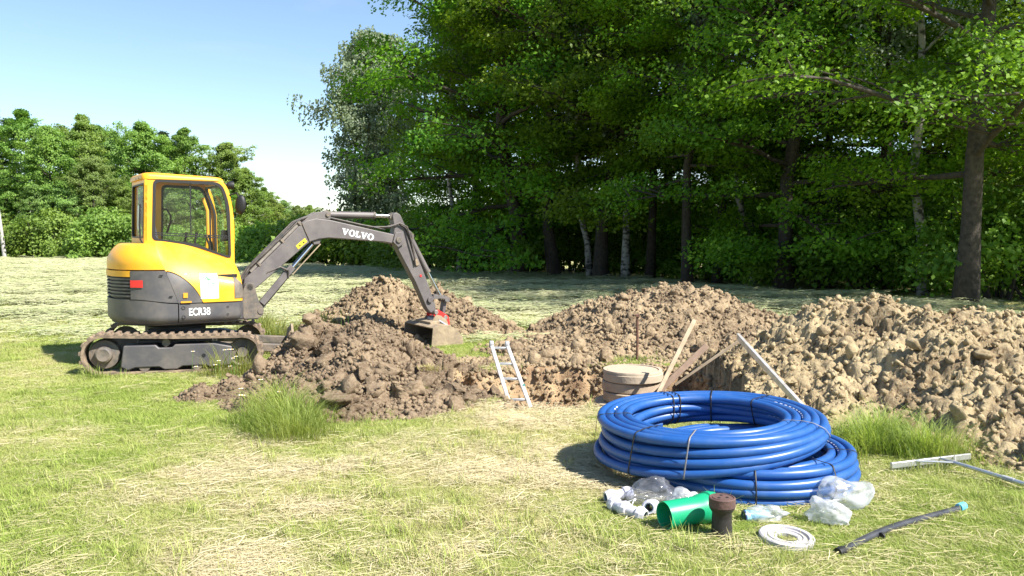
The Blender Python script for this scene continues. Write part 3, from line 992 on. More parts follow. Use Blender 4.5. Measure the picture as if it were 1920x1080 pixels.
tall_grass('sparse long grass thinning out along the foot of the right-hand heap', [(2.95, 6.35, 0.9, 0.4), (3.6, 6.0, 0.5, 0.3)], 0.20, 900, 91, lean=0.9, w=0.0045)

# ================================================================== trees
BARK = mat('oak_bark', (0.036, 0.029, 0.023), 0.95, col2=(0.085, 0.07, 0.056), scale=9, bump=0.8, bscale=18)  # bark darkened: the shade on the oak trunk is put into the colour
def birch_bark():
    m, n, l, out = nodes_of('birch_bark')
    tc = n.new('ShaderNodeTexCoord')
    mp = n.new('ShaderNodeMapping'); mp.inputs['Scale'].default_value = (2.2, 2.2, 4.5)
    nz = n.new('ShaderNodeTexNoise'); nz.inputs['Scale'].default_value = 1.6; nz.inputs['Detail'].default_value = 6
    r = n.new('ShaderNodeValToRGB')
    r.color_ramp.elements[0].position = 0.42; r.color_ramp.elements[0].color = (0.06, 0.055, 0.05, 1)
    r.color_ramp.elements[1].position = 0.52; r.color_ramp.elements[1].color = (0.36, 0.34, 0.31, 1)
    p = n.new('ShaderNodeBsdfPrincipled'); p.inputs['Roughness'].default_value = 0.8
    l.new(tc.outputs['Object'], mp.inputs[0]); l.new(mp.outputs[0], nz.inputs['Vector']); l.new(nz.outputs['Fac'], r.inputs[0])
    l.new(r.outputs[0], p.inputs['Base Color']); l.new(p.outputs[0], out.inputs['Surface'])
    MATS['birch_bark'] = m
    return m
BIRCHBARK = birch_bark()
L_OAK = leaf_mat('oak_leaf', (0.080, 0.172, 0.010), (0.245, 0.375, 0.022), trans=0.5, scale=0.5)
L_MAPLE = leaf_mat('maple_leaf', (0.072, 0.170, 0.010), (0.230, 0.370, 0.022), trans=0.5, scale=0.45)
L_BIRCH = leaf_mat('birch_leaf', (0.135, 0.185, 0.11), (0.27, 0.325, 0.21), trans=0.4, scale=0.5)
L_FAR = leaf_mat('forest_leaf', (0.10, 0.19, 0.03), (0.25, 0.355, 0.065), trans=0.42, scale=0.22)  # lightened leaf colour: the haze over the far forest is put into it
L_FARB = leaf_mat('pale_forest_leaf', (0.115, 0.20, 0.05), (0.24, 0.34, 0.09), trans=0.42, scale=0.22)
L_DARK = leaf_mat('spruce_needle', (0.018, 0.05, 0.018), (0.045, 0.095, 0.030), trans=0.15, scale=0.4)
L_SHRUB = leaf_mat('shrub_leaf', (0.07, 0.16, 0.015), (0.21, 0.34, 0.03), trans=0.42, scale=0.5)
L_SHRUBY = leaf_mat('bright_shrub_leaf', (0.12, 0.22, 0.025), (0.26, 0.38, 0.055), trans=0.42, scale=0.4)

def leaves(centers, size, rs, up=0.55, aspect=0.6, tilt=None, out=0.0):
    """rhombic leaves, one quad each"""
    n = len(centers)
    nm = rs.randn(n, 3); nm /= np.linalg.norm(nm, axis=1, keepdims=True)
    nm[:, 2] = np.abs(nm[:, 2]) + up
    if out:
        o = centers.copy(); o[:, 2] = 0; o /= np.maximum(0.3, np.linalg.norm(o, axis=1, keepdims=True)); nm = nm + out * o
    nm /= np.linalg.norm(nm, axis=1, keepdims=True)
    a = rs.randn(n, 3)
    if tilt is not None: a = a + np.array(tilt)
    a -= nm * np.sum(a * nm, 1, keepdims=True); a /= np.linalg.norm(a, axis=1, keepdims=True)
    b = np.cross(nm, a)
    L = (size * rs.uniform(0.6, 1.3, n))[:, None]
    W = L * aspect
    fold = nm * L * 0.12
    P = np.stack([centers - a * L / 2, centers + b * W / 2 + fold, centers + a * L / 2, centers - b * W / 2 + fold], 1)
    return P

def make_tree(seed, height, crown_r, base=0.25, trunk_r=0.25, n_prim=26, n_sec=6, clump_r=0.75, n_leaf=60, leaf=0.14,
              style='oak', wander=0.25, bend=(0, 0), flat=0.5, top_round=1.0, droop=0):
    rs = np.random.RandomState(seed)
    g = G()
    # trunk
    nt = 9
    tp = []
    wx, wy = 0.0, 0.0
    for i in range(nt):
        t = i / (nt - 1)
        if i: wx += rs.normal(0, wander / nt * 2); wy += rs.normal(0, wander / nt * 2)
        tp.append(Vector((wx + bend[0] * t * height, wy + bend[1] * t * height, t * height * 0.93)))
    rad = [trunk_r * ((1 - 0.9 * i / (nt - 1)) ** 0.85) for i in range(nt)]
    rad[0] *= 1.35
    tp[0].z = -0.25
    g.tube(tp, rad, 10)
    def trunk_at(z):
        t = max(0.0, min(1.0, z / (height * 0.93))) * (nt - 1)
        i = min(nt - 2, int(t)); f = t - i
        return tp[i].lerp(tp[i + 1], f), rad[i] * (1 - f) + rad[i + 1] * f
    cl = []
    ang = rs.uniform(0, 6.28)
    for k in range(n_prim):
        u = (k + 0.5) / n_prim
        z = height * (base + (0.95 - base) * u ** 0.9)
        s, r0 = trunk_at(z)
        ang += 2.39996 + rs.normal(0, 0.25)
        if style == 'spruce':
            env = crown_r * (1 - u) ** 0.85 + 0.2; el = R(-12 + 25 * u)
        elif style == 'birch':
            env = crown_r * math.sin(math.pi * min(1, 0.18 + 0.80 * u)) ** 0.7; el = R(35 + 25 * u)
        else:
            env = crown_r * max(0.12, (1 - (2 * abs(u - 0.38)) ** 2.2 * (0.55 if u < 0.38 else 0.75) * top_round)); el = R(8 + 50 * u ** 1.5 + rs.normal(0, 6))
        ln = env * (rs.uniform(0.75, 1.12) if leaf < 0.185 or leaf > 0.205 else rs.uniform(0.55, 1.25))
        d = Vector((math.cos(ang) * math.cos(el), math.sin(ang) * math.cos(el), math.sin(el)))
        pts = [s]
        p = s.copy()
        for j in range(5):
            dd = d.copy()
            if style == 'birch': dd.z -= 0.16 * j
            elif style == 'oak': dd.z += 0.05 * j + rs.normal(0, 0.06)
            if droop and u < 0.45: dd.z -= (0.10 + 0.10 * j) * (0.45 - u) / 0.45
            dd.x += rs.normal(0, 0.13); dd.y += rs.normal(0, 0.13)
            p = p + dd.normalized() * ln / 5
            pts.append(p.copy())
        rb = max(0.018, min(r0 * 0.5, 0.020 * ln))
        g.tube(pts, [rb * (1 - 0.85 * j / 5) for j in range(6)], 6, caps=False)
        cl.append((pts[-1], 1.0))
        for j in range(n_sec):
            f = rs.uniform(0.18, 1.0) * 5
            i = min(4, int(f))
            q = pts[i].lerp(pts[i + 1], f - i)
            sa = ang + rs.choice([-1, 1]) * rs.uniform(0.5, 1.5)
            sl = ln * rs.uniform(0.18, 0.42)
            sd = Vector((math.cos(sa), math.sin(sa), rs.uniform(-0.15, 0.55) if style != 'spruce' else -0.2)).normalized()
            e = q + sd * sl
            g.tube([q, q.lerp(e, 0.5) + Vector((0, 0, 0.04 * sl)), e], [rb * 0.35, rb * 0.25, 0.006], 4, caps=False)
            cl.append((e, rs.uniform(0.6, 1.0)))
            if rs.rand() < 0.6: cl.append((q.lerp(e, 0.55), rs.uniform(0.5, 0.8)))
    C = np.array([c[0][:] for c in cl]); S = np.array([c[1] for c in cl])
    nl = np.maximum(6, (n_leaf * S * S * rs.uniform(0.6, 1.3, len(S))).astype(int))
    ci = np.repeat(np.arange(len(C)), nl)
    m = len(ci)
    q = rs.randn(m, 3); q /= np.linalg.norm(q, axis=1, keepdims=True)
    q *= (rs.rand(m) ** 0.45)[:, None]
    if style == 'birch':
        q *= np.array([0.6, 0.6, 0.5])
        # hanging strands
        strand = rs.randint(0, 7, m)
        sx = np.sin(strand * 2.1 + ci) * 0.55; sy = np.cos(strand * 1.7 + ci * 1.3) * 0.55
        hang = rs.rand(m) ** 1.2
        q = np.stack([sx + q[:, 0] * 0.22, sy + q[:, 1] * 0.22, 0.25 - hang * 2.0 * (0.5 + 0.5 * np.sin(strand * 3.3 + ci * 0.7) ** 2)], -1)
        cen = C[ci] + q * (clump_r * S[ci])[:, None]
        P = leaves(cen, leaf, rs, up=0.1, aspect=0.75, tilt=(0, 0, -1.5), out=0.7)
    elif style == 'spruce':
        q *= np.array([1, 1, 0.45]); q[:, 2] -= 0.2 * np.linalg.norm(q[:, :2], axis=1)
        cen = C[ci] + q * (clump_r * S[ci])[:, None]
        P = leaves(cen, leaf, rs, up=0.4, aspect=0.35)
    else:
        q *= np.array([1, 1, flat])
        q[:, 2] -= 0.25 * (q[:, 0] ** 2 + q[:, 1] ** 2)
        cen = C[ci] + q * (clump_r * S[ci])[:, None]
        P = leaves(cen, leaf, rs, up=0.25, aspect=0.72, out=0.75)
    P = P.reshape(-1, 3)
    if style == 'birch': P[:, 2] = np.maximum(P[:, 2], 0.3)
    Fq = np.arange(len(P)).reshape(-1, 4)
    tm = bpy.data.meshes.new('trunk')
    tm.from_pydata([tuple(v) for v in g.v], [], g.f)
    tm.polygons.foreach_set('use_smooth', np.ones(len(tm.polygons), bool))
    return tm, np_mesh('crown', P, Fq)

def make_shrub(seed, w, h, n_stem=9, n_clump=46, clump_r=0.45, n_leaf=60, leaf=0.12):
    rs = np.random.RandomState(seed)
    g = G(); cl = []
    for k in range(n_stem):
        a = rs.uniform(0, 6.28); rr = w * rs.uniform(0.2, 0.7)
        top = Vector((math.cos(a) * rr, math.sin(a) * rr, h * rs.uniform(0.6, 0.95)))
        b = Vector((math.cos(a) * rr * 0.2, math.sin(a) * rr * 0.2, -0.1))
        g.tube([b, b.lerp(top, 0.5) + Vector((rs.normal(0, .1), rs.normal(0, .1), 0)), top], [0.04, 0.025, 0.008], 5, caps=False)
    for k in range(n_clump):
        a = rs.uniform(0, 6.28); rr = math.sqrt(rs.rand()) * w * (0.8 + 0.35 * math.sin(a * 3 + seed))
        zmax = h * (1 - 0.55 * (rr / w) ** 2) * (0.8 + 0.3 * rs.rand())
        cl.append((math.cos(a) * rr, math.sin(a) * rr, max(0.2, zmax * rs.rand() ** 0.55)))
    C = np.array(cl)
    nl = (n_leaf * rs.uniform(0.6, 1.3, len(C))).astype(int)
    ci = np.repeat(np.arange(len(C)), nl); m = len(ci)
    q = rs.randn(m, 3); q /= np.linalg.norm(q, axis=1, keepdims=True); q *= (rs.rand(m) ** 0.45)[:, None] * np.array([1, 1, 0.75])
    cen = C[ci] + q * clump_r * rs.uniform(0.7, 1.4, len(C))[ci][:, None]
    cen[:, 2] = np.abs(cen[:, 2]) + 0.03
    P = leaves(cen, leaf, rs, up=0.25, aspect=0.7, out=0.7).reshape(-1, 3)
    tm = bpy.data.meshes.new('stem')
    tm.from_pydata([tuple(v) for v in g.v], [], g.f)
    return tm, np_mesh('foliage', P, np.arange(len(P)).reshape(-1, 4))

PROTO = {}
def proto(key, fn, bark, leafm):
    t, c = fn
    t.materials.append(bark); c.materials.append(leafm)
    PROTO[key] = (t, c)

proto('oak', make_tree(1, 14.5, 6.6, base=0.19, trunk_r=0.235, n_prim=36, n_sec=10, clump_r=0.95, n_leaf=190, leaf=0.112, wander=0.2, droop=1), BARK, L_OAK)
proto('oak_b', make_tree(2, 16.0, 6.0, base=0.08, trunk_r=0.28, n_prim=46, n_sec=10, clump_r=1.0, n_leaf=175, leaf=0.135, wander=0.7, droop=1), BARK, L_MAPLE)
proto('maple', make_tree(3, 18.0, 5.6, base=0.15, trunk_r=0.25, n_prim=48, n_sec=9, clump_r=1.0, n_leaf=175, leaf=0.14, wander=0.8, droop=1), BARK, L_MAPLE)
proto('slim', make_tree(4, 17.0, 3.8, base=0.20, trunk_r=0.17, n_prim=40, n_sec=8, clump_r=0.9, n_leaf=150, leaf=0.135, wander=0.8, droop=1), BARK, L_MAPLE)
proto('birch_slim', make_tree(5, 15.0, 2.6, base=0.34, trunk_r=0.15, n_prim=26, n_sec=5, clump_r=0.7, n_leaf=60, leaf=0.12, style='birch', wander=0.7, bend=(0.05, 0)), BIRCHBARK, L_BIRCH)
proto('birch', make_tree(6, 15.0, 3.6, base=0.16, trunk_r=0.20, n_prim=60, n_sec=9, clump_r=0.95, n_leaf=110, leaf=0.19, style='birch', wander=0.6), BIRCHBARK, L_BIRCH)
proto('far_a', make_tree(7, 15.0, 4.8, base=0.05, trunk_r=0.22, n_prim=50, n_sec=11, clump_r=0.75, n_leaf=90, leaf=0.20, wander=0.5), BARK, L_FAR)
proto('far_b', make_tree(8, 15.0, 3.7, base=0.05, trunk_r=0.2, n_prim=50, n_sec=10, clump_r=0.66, n_leaf=85, leaf=0.19, wander=0.7), BARK, L_FAR)
proto('far_c', make_tree(9, 15.0, 4.4, base=0.05, trunk_r=0.2, n_prim=50, n_sec=11, clump_r=0.72, n_leaf=90, leaf=0.19, wander=0.5), BARK, L_FARB)
proto('spruce', make_tree(10, 16.0, 3.4, base=0.06, trunk_r=0.2, n_prim=60, n_sec=5, clump_r=0.6, n_leaf=40, leaf=0.28, style='spruce', wander=0.1), BARK, L_DARK)
proto('shrub_a', make_shrub(21, 1.9, 2.6, n_clump=70, n_leaf=110, leaf=0.10), BARK, L_SHRUB)
proto('shrub_b', make_shrub(22, 2.3, 2.0, n_clump=70, n_leaf=110, leaf=0.10), BARK, L_SHRUB)
proto('shrub_far', make_shrub(23, 3.2, 3.4, n_clump=90, clump_r=0.7, n_leaf=100, leaf=0.20), BARK, L_FAR)
proto('shrub_bright', make_shrub(24, 2.6, 2.0, n_clump=70, clump_r=0.55, n_leaf=65, leaf=0.2), BARK, L_SHRUBY)

PROTO_H = dict(oak=14.5, oak_b=16, maple=18, slim=17, birch_slim=15, birch=15, far_a=15, far_b=15, far_c=15, spruce=16, shrub_a=2.6, shrub_b=2.0, shrub_far=3.4, shrub_bright=2.0)
rsT = random.Random(3)
def plant(key, px, d, h, label, cat='tree', group=None, name=None, lean=(0, 0), rz=None, wide=1.0):
    t, c = PROTO[key]
    x = (px - 960) / 1600.0 * d
    z = gz1(x, d)
    shrub = key.startswith('shrub')
    nm = name or ('shrub' if shrub else {'oak': 'oak_tree', 'oak_b': 'oak_tree', 'birch': 'birch_tree', 'birch_slim': 'birch_tree', 'spruce': 'spruce_tree'}.get(key, 'broadleaf_tree'))
    e = empty(nm, (x, d, z), (lean[0], lean[1], rsT.uniform(0, 6.28) if rz is None else rz))
    s = h / PROTO_H[key]
    e.scale = (s * wide, s * wide, s)
    link('stem' if shrub else 'trunk', t, parent=e)
    link('foliage' if shrub else 'crown', c, parent=e)
    tag(e, label, cat, group)
    return e

GM = 'trees along the edge of the field'
plant('oak', 1812, 19.5, 14.5, 'large oak with a thick straight trunk behind the right-hand clay heap', group=GM, rz=0.4)
plant('maple', 1125, 34, 19, 'tall dense tree with a thick trunk behind the manhole heap', group=GM, rz=1.0)
plant('slim', 1290, 29, 17, 'slender dark-trunked tree rising behind the top of the middle soil heap', group=GM, rz=2.0)
plant('slim', 1345, 33, 18, 'slim dark tree just right of the slender one behind the middle heap', group=GM, rz=4.0)
plant('slim', 1218, 34, 18, 'thin dark tree between the thick trunk and the slender tree', group=GM, rz=5.0)
plant('maple', 1042, 36, 18.5, 'broad green tree with a leaning dark trunk above the ladder', group=GM, rz=3.0)
plant('oak_b', 975, 37, 19, 'broad leafy oak whose crown overhangs the end of the digger arm', group=GM, rz=0.2)
plant('slim', 890, 42, 17, 'slim leafy tree at the left end of the tree row beside the tall birch', group=GM, rz=2.6, wide=1.05)
plant('birch_slim', 1172, 33, 15, 'white-barked birch leaning right beside the thick trunk', group=GM, lean=(0, 0.10))
plant('birch_slim', 1108, 35, 14, 'pale slim birch stem just left of the thick trunk', group=GM)
plant('birch_slim', 862, 41, 13, 'pale birch stem under the crowns near the digger arm', group=GM)
plant('birch', 705, 55, 15.4, 'tall grey-green weeping birch standing apart against the sky', group=GM, rz=1.2)
plant('birch_slim', 1735, 24, 15, 'birch with patchy white bark left of the thick oak trunk', group=GM)
plant('birch_slim', 1420, 31, 15, 'thin bare leaning birch in the gap right of the middle heap', group=GM, lean=(0, 0.2))
plant('slim', 1560, 29, 17, 'slim tree behind the top of the right-hand clay heap', group=GM)
plant('oak_b', 1490, 36, 17, 'oak standing deeper in the wood behind the gap', group=GM)
plant('oak', 1660, 27, 15, 'leafy oak left of the patchy birch', group=GM, rz=2.5)
plant('maple', 1250, 44, 20, 'tall tree at the back of the wood above the middle heap', group=GM)
plant('maple', 1780, 40, 18, 'tree at the back of the wood behind the thick oak', group=GM)
plant('oak_b', 1930, 31, 17, 'tree at the right edge of the picture behind the thick oak', group=GM)
plant('oak_b', 1010, 50, 19, 'tree at the back of the wood above the ladder', group=GM)
plant('oak_b', 1470, 27, 14.5, 'leafy edge tree hanging low behind the gap between the heaps', group=GM, rz=1.9)
plant('oak_b', 905, 45, 15, 'leafy edge tree hanging low over the shrubs left of the digger arm', group=GM, rz=1.1, wide=0.75)
# the same wood goes on to the right
plant('oak', 2520, 17.0, 14, 'oak of the same wood standing past the right edge', group=GM)
plant('oak_b', 2130, 24, 16, 'oak of the wood behind the right edge', group=GM)

GS = 'shrubs under the trees'
names = ['shaded shrub under the %s' % s for s in ('oak beside the birch', 'crown that overhangs the digger arm', 'broad tree above the ladder', 'pale slim birch stem',
         'leaning white birch', 'thin dark tree behind the middle heap', 'slim dark tree behind the middle heap', 'leaning birch in the gap', 'oak deep in the wood',
         'slim tree behind the clay heap', 'leafy oak left of the patchy birch', 'patchy white birch', 'thick straight oak trunk', 'tree at the right edge')]
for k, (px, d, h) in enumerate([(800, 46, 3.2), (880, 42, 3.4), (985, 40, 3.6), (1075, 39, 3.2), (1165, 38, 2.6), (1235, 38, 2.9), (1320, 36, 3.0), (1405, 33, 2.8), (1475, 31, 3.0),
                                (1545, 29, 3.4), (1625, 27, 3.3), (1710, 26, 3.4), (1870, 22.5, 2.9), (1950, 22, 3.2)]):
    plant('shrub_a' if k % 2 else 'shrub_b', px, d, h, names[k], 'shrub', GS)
for k, (px, d, h) in enumerate([(1440, 42, 4.2), (1560, 40, 4.6), (1680, 38, 4.6), (1800, 34, 4.6), (1900, 34, 4.8), (1330, 46, 4), (1180, 48, 4.2), (1060, 50, 4.4), (940, 52, 4.4), (1250, 52, 5), (1500, 50, 5.5), (1640, 48, 5.5), (1760, 46, 5.5), (1880, 44, 5.5)]):
    plant('shrub_far', px, d, h, 'bush deep in the shade of the wood', 'shrub', 'bushes deep in the wood', name='bush')

GB = 'bright shrubs behind the digger boom'
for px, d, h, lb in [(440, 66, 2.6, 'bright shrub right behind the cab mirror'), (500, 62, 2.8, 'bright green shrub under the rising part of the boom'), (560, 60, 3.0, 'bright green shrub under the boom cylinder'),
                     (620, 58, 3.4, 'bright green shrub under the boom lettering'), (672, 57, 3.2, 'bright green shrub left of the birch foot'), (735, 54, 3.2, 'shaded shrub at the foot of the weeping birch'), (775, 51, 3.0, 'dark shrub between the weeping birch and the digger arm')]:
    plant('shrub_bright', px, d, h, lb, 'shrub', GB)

GL = 'shrubs along the forest edge at the far left'
for k, (px, d, h, lb) in enumerate([(-20, 84, 5.2, 'low green shrub at the left picture edge'), (45, 83, 3.2, 'low green shrub beside the leaning pale pole'), (100, 82, 4.6, 'shrub at the forest edge left of the digger'),
                     (150, 81, 3.0, 'shrub at the forest edge beside the digger hood'), (200, 80, 4.7, 'shrub directly left of the yellow cab'), (255, 79, 4.0, 'shrub seen through the rear cab window'),
                     (330, 76, 3.0, 'shrub seen through the side cab window'), (400, 72, 3.8, 'shrub seen through the front part of the cab window')]):
    plant('shrub_far', px, d, h, lb, 'shrub', GL)

GF = 'forest trees at the far left'
def ftree(key, px, d, ytop, lb, wide=1.0):
    x = (px - 960) / 1600.0 * d
    h = CAM_H + (430 - ytop) / 1600.0 * d - gz1(x, d)
    plant(key, px, d, h * 1.02, lb, 'tree', GF, wide=wide)
for a in [('spruce', -8, 92, 196, 'dark spruce at the left picture edge'),
          ('far_b', 48, 90, 203, 'tallest bright tree near the left picture edge'),
          ('far_a', 100, 88, 238, 'leafy tree with a yellowish crown left of the cab'),
          ('far_b', 150, 100, 216, 'dark green tree topping the forest left of the cab'),
          ('far_c', 178, 86, 290, 'pale rounded tree just left of the cab roof'),
          ('far_c', 222, 106, 246, 'greyish tree in the dip left of the cab roof'),
          ('far_a', 278, 100, 230, 'broad tree right above the cab roof'),
          ('spruce', 312, 116, 240, 'dark pointed tree above the cab roof'),
          ('far_b', 368, 106, 241, 'narrow tall tree above the front of the cab'),
          ('far_a', 425, 104, 268, 'tree above the cab mirror'),
          ('far_a', 465, 104, 315, 'dense tree right of the cab mirror'),
          ('far_b', 500, 122, 350, 'lower tree where the forest drops to the right'),
          ('far_c', 535, 140, 374, 'small far tree beyond the top of the boom'),
          ('far_a', 515, 118, 372, 'leafy tree filling the drop right of the mirror'), ('far_c', 560, 124, 384, 'pale tree above the bend of the boom'), ('far_a', 650, 126, 392, 'leafy tree left of the weeping birch'),
          ('far_a', 580, 150, 384, 'far tree above the boom bend'),
          ('far_b', 630, 150, 390, 'far tree beside the weeping birch'),
          ('far_c', 680, 140, 392, 'far tree behind the weeping birch'),
          ('far_a', 5, 87, 330, 'lower leafy tree by the leaning pole'),
          ('far_c', 70, 85, 345, 'lower pale tree at the forest edge'),
          ('far_c', 130, 85, 350, 'lower pale tree in front of the yellowish crown'),
          ('far_a', 232, 88, 335, 'lower tree behind the rear of the cab'),
          ('far_c', 300, 92, 320, 'lower tree behind the cab side window'),
          ('far_a', 365, 94, 330, 'lower tree behind the cab front'),
          ('far_b', 415, 92, 345, 'lower tree right behind the cab mirror'),
          ('far_a', 540, 112, 410, 'low tree behind the boom bracket'),
          ('far_c', 610, 112, 420, 'low tree behind the boom lettering'),
          ('far_a', -50, 95, 240, 'tree cut by the left picture edge'),
          ('spruce', 25, 104, 215, 'dark spruce behind the tallest bright tree'),
          ('far_a', 190, 116, 235, 'tree at the back of the forest left of the cab'),
          ('far_b', 330, 124, 262, 'tree at the back of the forest above the cab')]:
    ftree(*a)

# pale leaning pole at the far left
pg = G(); pg.tube([(0, 0, -0.3), (-0.35, 0, 3.6), (-0.75, 0, 7.2)], [0.19, 0.16, 0.13], 10)
pp = spot(10, 487, 80)
pole = obj('leaning_pole', pg, mat('weathered_pole', (0.42, 0.41, 0.40), 0.8, col2=(0.30, 0.28, 0.27), scale=6), loc=(pp.x, 80, gz1(pp.x, 80)))
tag(pole, 'pale leaning wooden pole before the forest at the left edge', 'pole')

# hills beyond the wood
hx = np.linspace(-1800, 2600, 90); hy = np.linspace(1500, 2800, 24)
HX, HY = np.meshgrid(hx, hy)
HZ = -12 + np.sin(np.clip((HY - 1500) / 1300, 0, 1) * math.pi) * (25 + 90 * fbm(HX / 700, HY / 700, oct=4, seed=71)) * sstep(-500, 900, HX)
ii = np.arange(HX.size).reshape(HX.shape)
hills = link('hills', np_mesh('hills', np.stack([HX, HY, HZ], -1).reshape(-1, 3), np.stack([ii[:-1, :-1], ii[:-1, 1:], ii[1:, 1:], ii[1:, :-1]], -1).reshape(-1, 4), True),
             mat('hill_forest', (0.05, 0.09, 0.05), 0.9, col2=(0.10, 0.15, 0.07), scale=0.02, coords='World'))
tag(hills, 'wooded hills far behind the trees', kind='structure')

# ================================================================== the excavator
YEL = mat('yellow_paint', (0.85, 0.40, 0.012), 0.46, col2=(0.66, 0.36, 0.06), scale=3.5, coat=0.08, contrast=(0.42, 0.85), detail=12)
GREY = mat('dark_grey_paint', (0.075, 0.072, 0.078), 0.5, col2=(0.16, 0.14, 0.12), scale=4, contrast=(0.40, 0.80), detail=12)
BOOMG = mat('boom_grey_paint', (0.105, 0.092, 0.092), 0.5, col2=(0.17, 0.15, 0.14), scale=5, contrast=(0.42, 0.8), detail=12)
IRON = mat('dusty_iron', (0.085, 0.078, 0.072), 0.7, col2=(0.20, 0.16, 0.12), scale=7, bump=0.3)
RUBBER = mat('muddy_rubber', (0.10, 0.075, 0.055), 0.9, col2=(0.30, 0.22, 0.15), scale=9, bump=0.4)
BLACK = mat('black_rubber', (0.012, 0.012, 0.013), 0.55)
CHROME = mat('chrome_rod', (0.75, 0.75, 0.76), 0.18, 1.0)
STEEL = mat('worn_steel', (0.36, 0.35, 0.34), 0.45, 0.6, col2=(0.22, 0.18, 0.14), scale=12)
MUDSTEEL = mat('muddy_steel', (0.34, 0.265, 0.17), 0.85, col2=(0.21, 0.16, 0.11), scale=6, bump=0.4)
RED = mat('red_paint', (0.70, 0.03, 0.025), 0.45)
WHITE = mat('white_print', (0.80, 0.80, 0.80), 0.5)
HOSE = mat('hose_black', (0.03, 0.028, 0.027), 0.6, col2=(0.12, 0.10, 0.085), scale=10)
SEATM = mat('seat_cloth', (0.07, 0.07, 0.075), 0.85)
GLASS = glass_mat('cab_glass', (0.88, 0.92, 0.90), 0.045)
AMBER = mat('orange_print', (0.75, 0.30, 0.02), 0.5)
YDEC = mat('yellow_print', (0.90, 0.62, 0.03), 0.5)
GREEN_P = mat('green_print', (0.05, 0.30, 0.08), 0.6)
TAN_P = mat('tan_print', (0.62, 0.55, 0.22), 0.6)

TH_U, TH_T = R(32), R(15)
ex = empty('excavator', (-4.27, 10.78, gz1(-4.27, 10.78)), (0, 0, TH_U))
tag(ex, 'yellow and grey mini excavator on rubber tracks with its bucket lowered', 'excavator')
RT = (0, 0, TH_T - TH_U)          # the tracks stand turned against the upper body

# ---- undercarriage
SX, IX, SR, IR = -0.70, 0.84, 0.205, 0.185       # sprocket, idler
def track_path(off=0.0, n=14):
    """closed belt outline in XZ"""
    zs, zi = 0.245, 0.22
    pts = []
    for k in range(n + 1):
        a = math.pi / 2 + math.pi * k / n
        pts.append((SX + (SR + off) * math.cos(a), zs + (SR + off) * math.sin(a)))
    for k in range(1, 12):
        t = k / 12
        z0, z1 = zs - SR - off, zi - IR - off
        pts.append((SX + (IX - SX) * t, z0 + (z1 - z0) * t))
    for k in range(n + 1):
        a = -math.pi / 2 + math.pi * k / n
        pts.append((IX + (IR + off) * math.cos(a), zi + (IR + off) * math.sin(a)))
    for k in range(1, 12):
        t = k / 12
        z0, z1 = zi + IR + off, zs + SR + off
        pts.append((IX + (SX - IX) * t, z0 + (z1 - z0) * t - 0.012 * math.sin(math.pi * t)))
    return pts

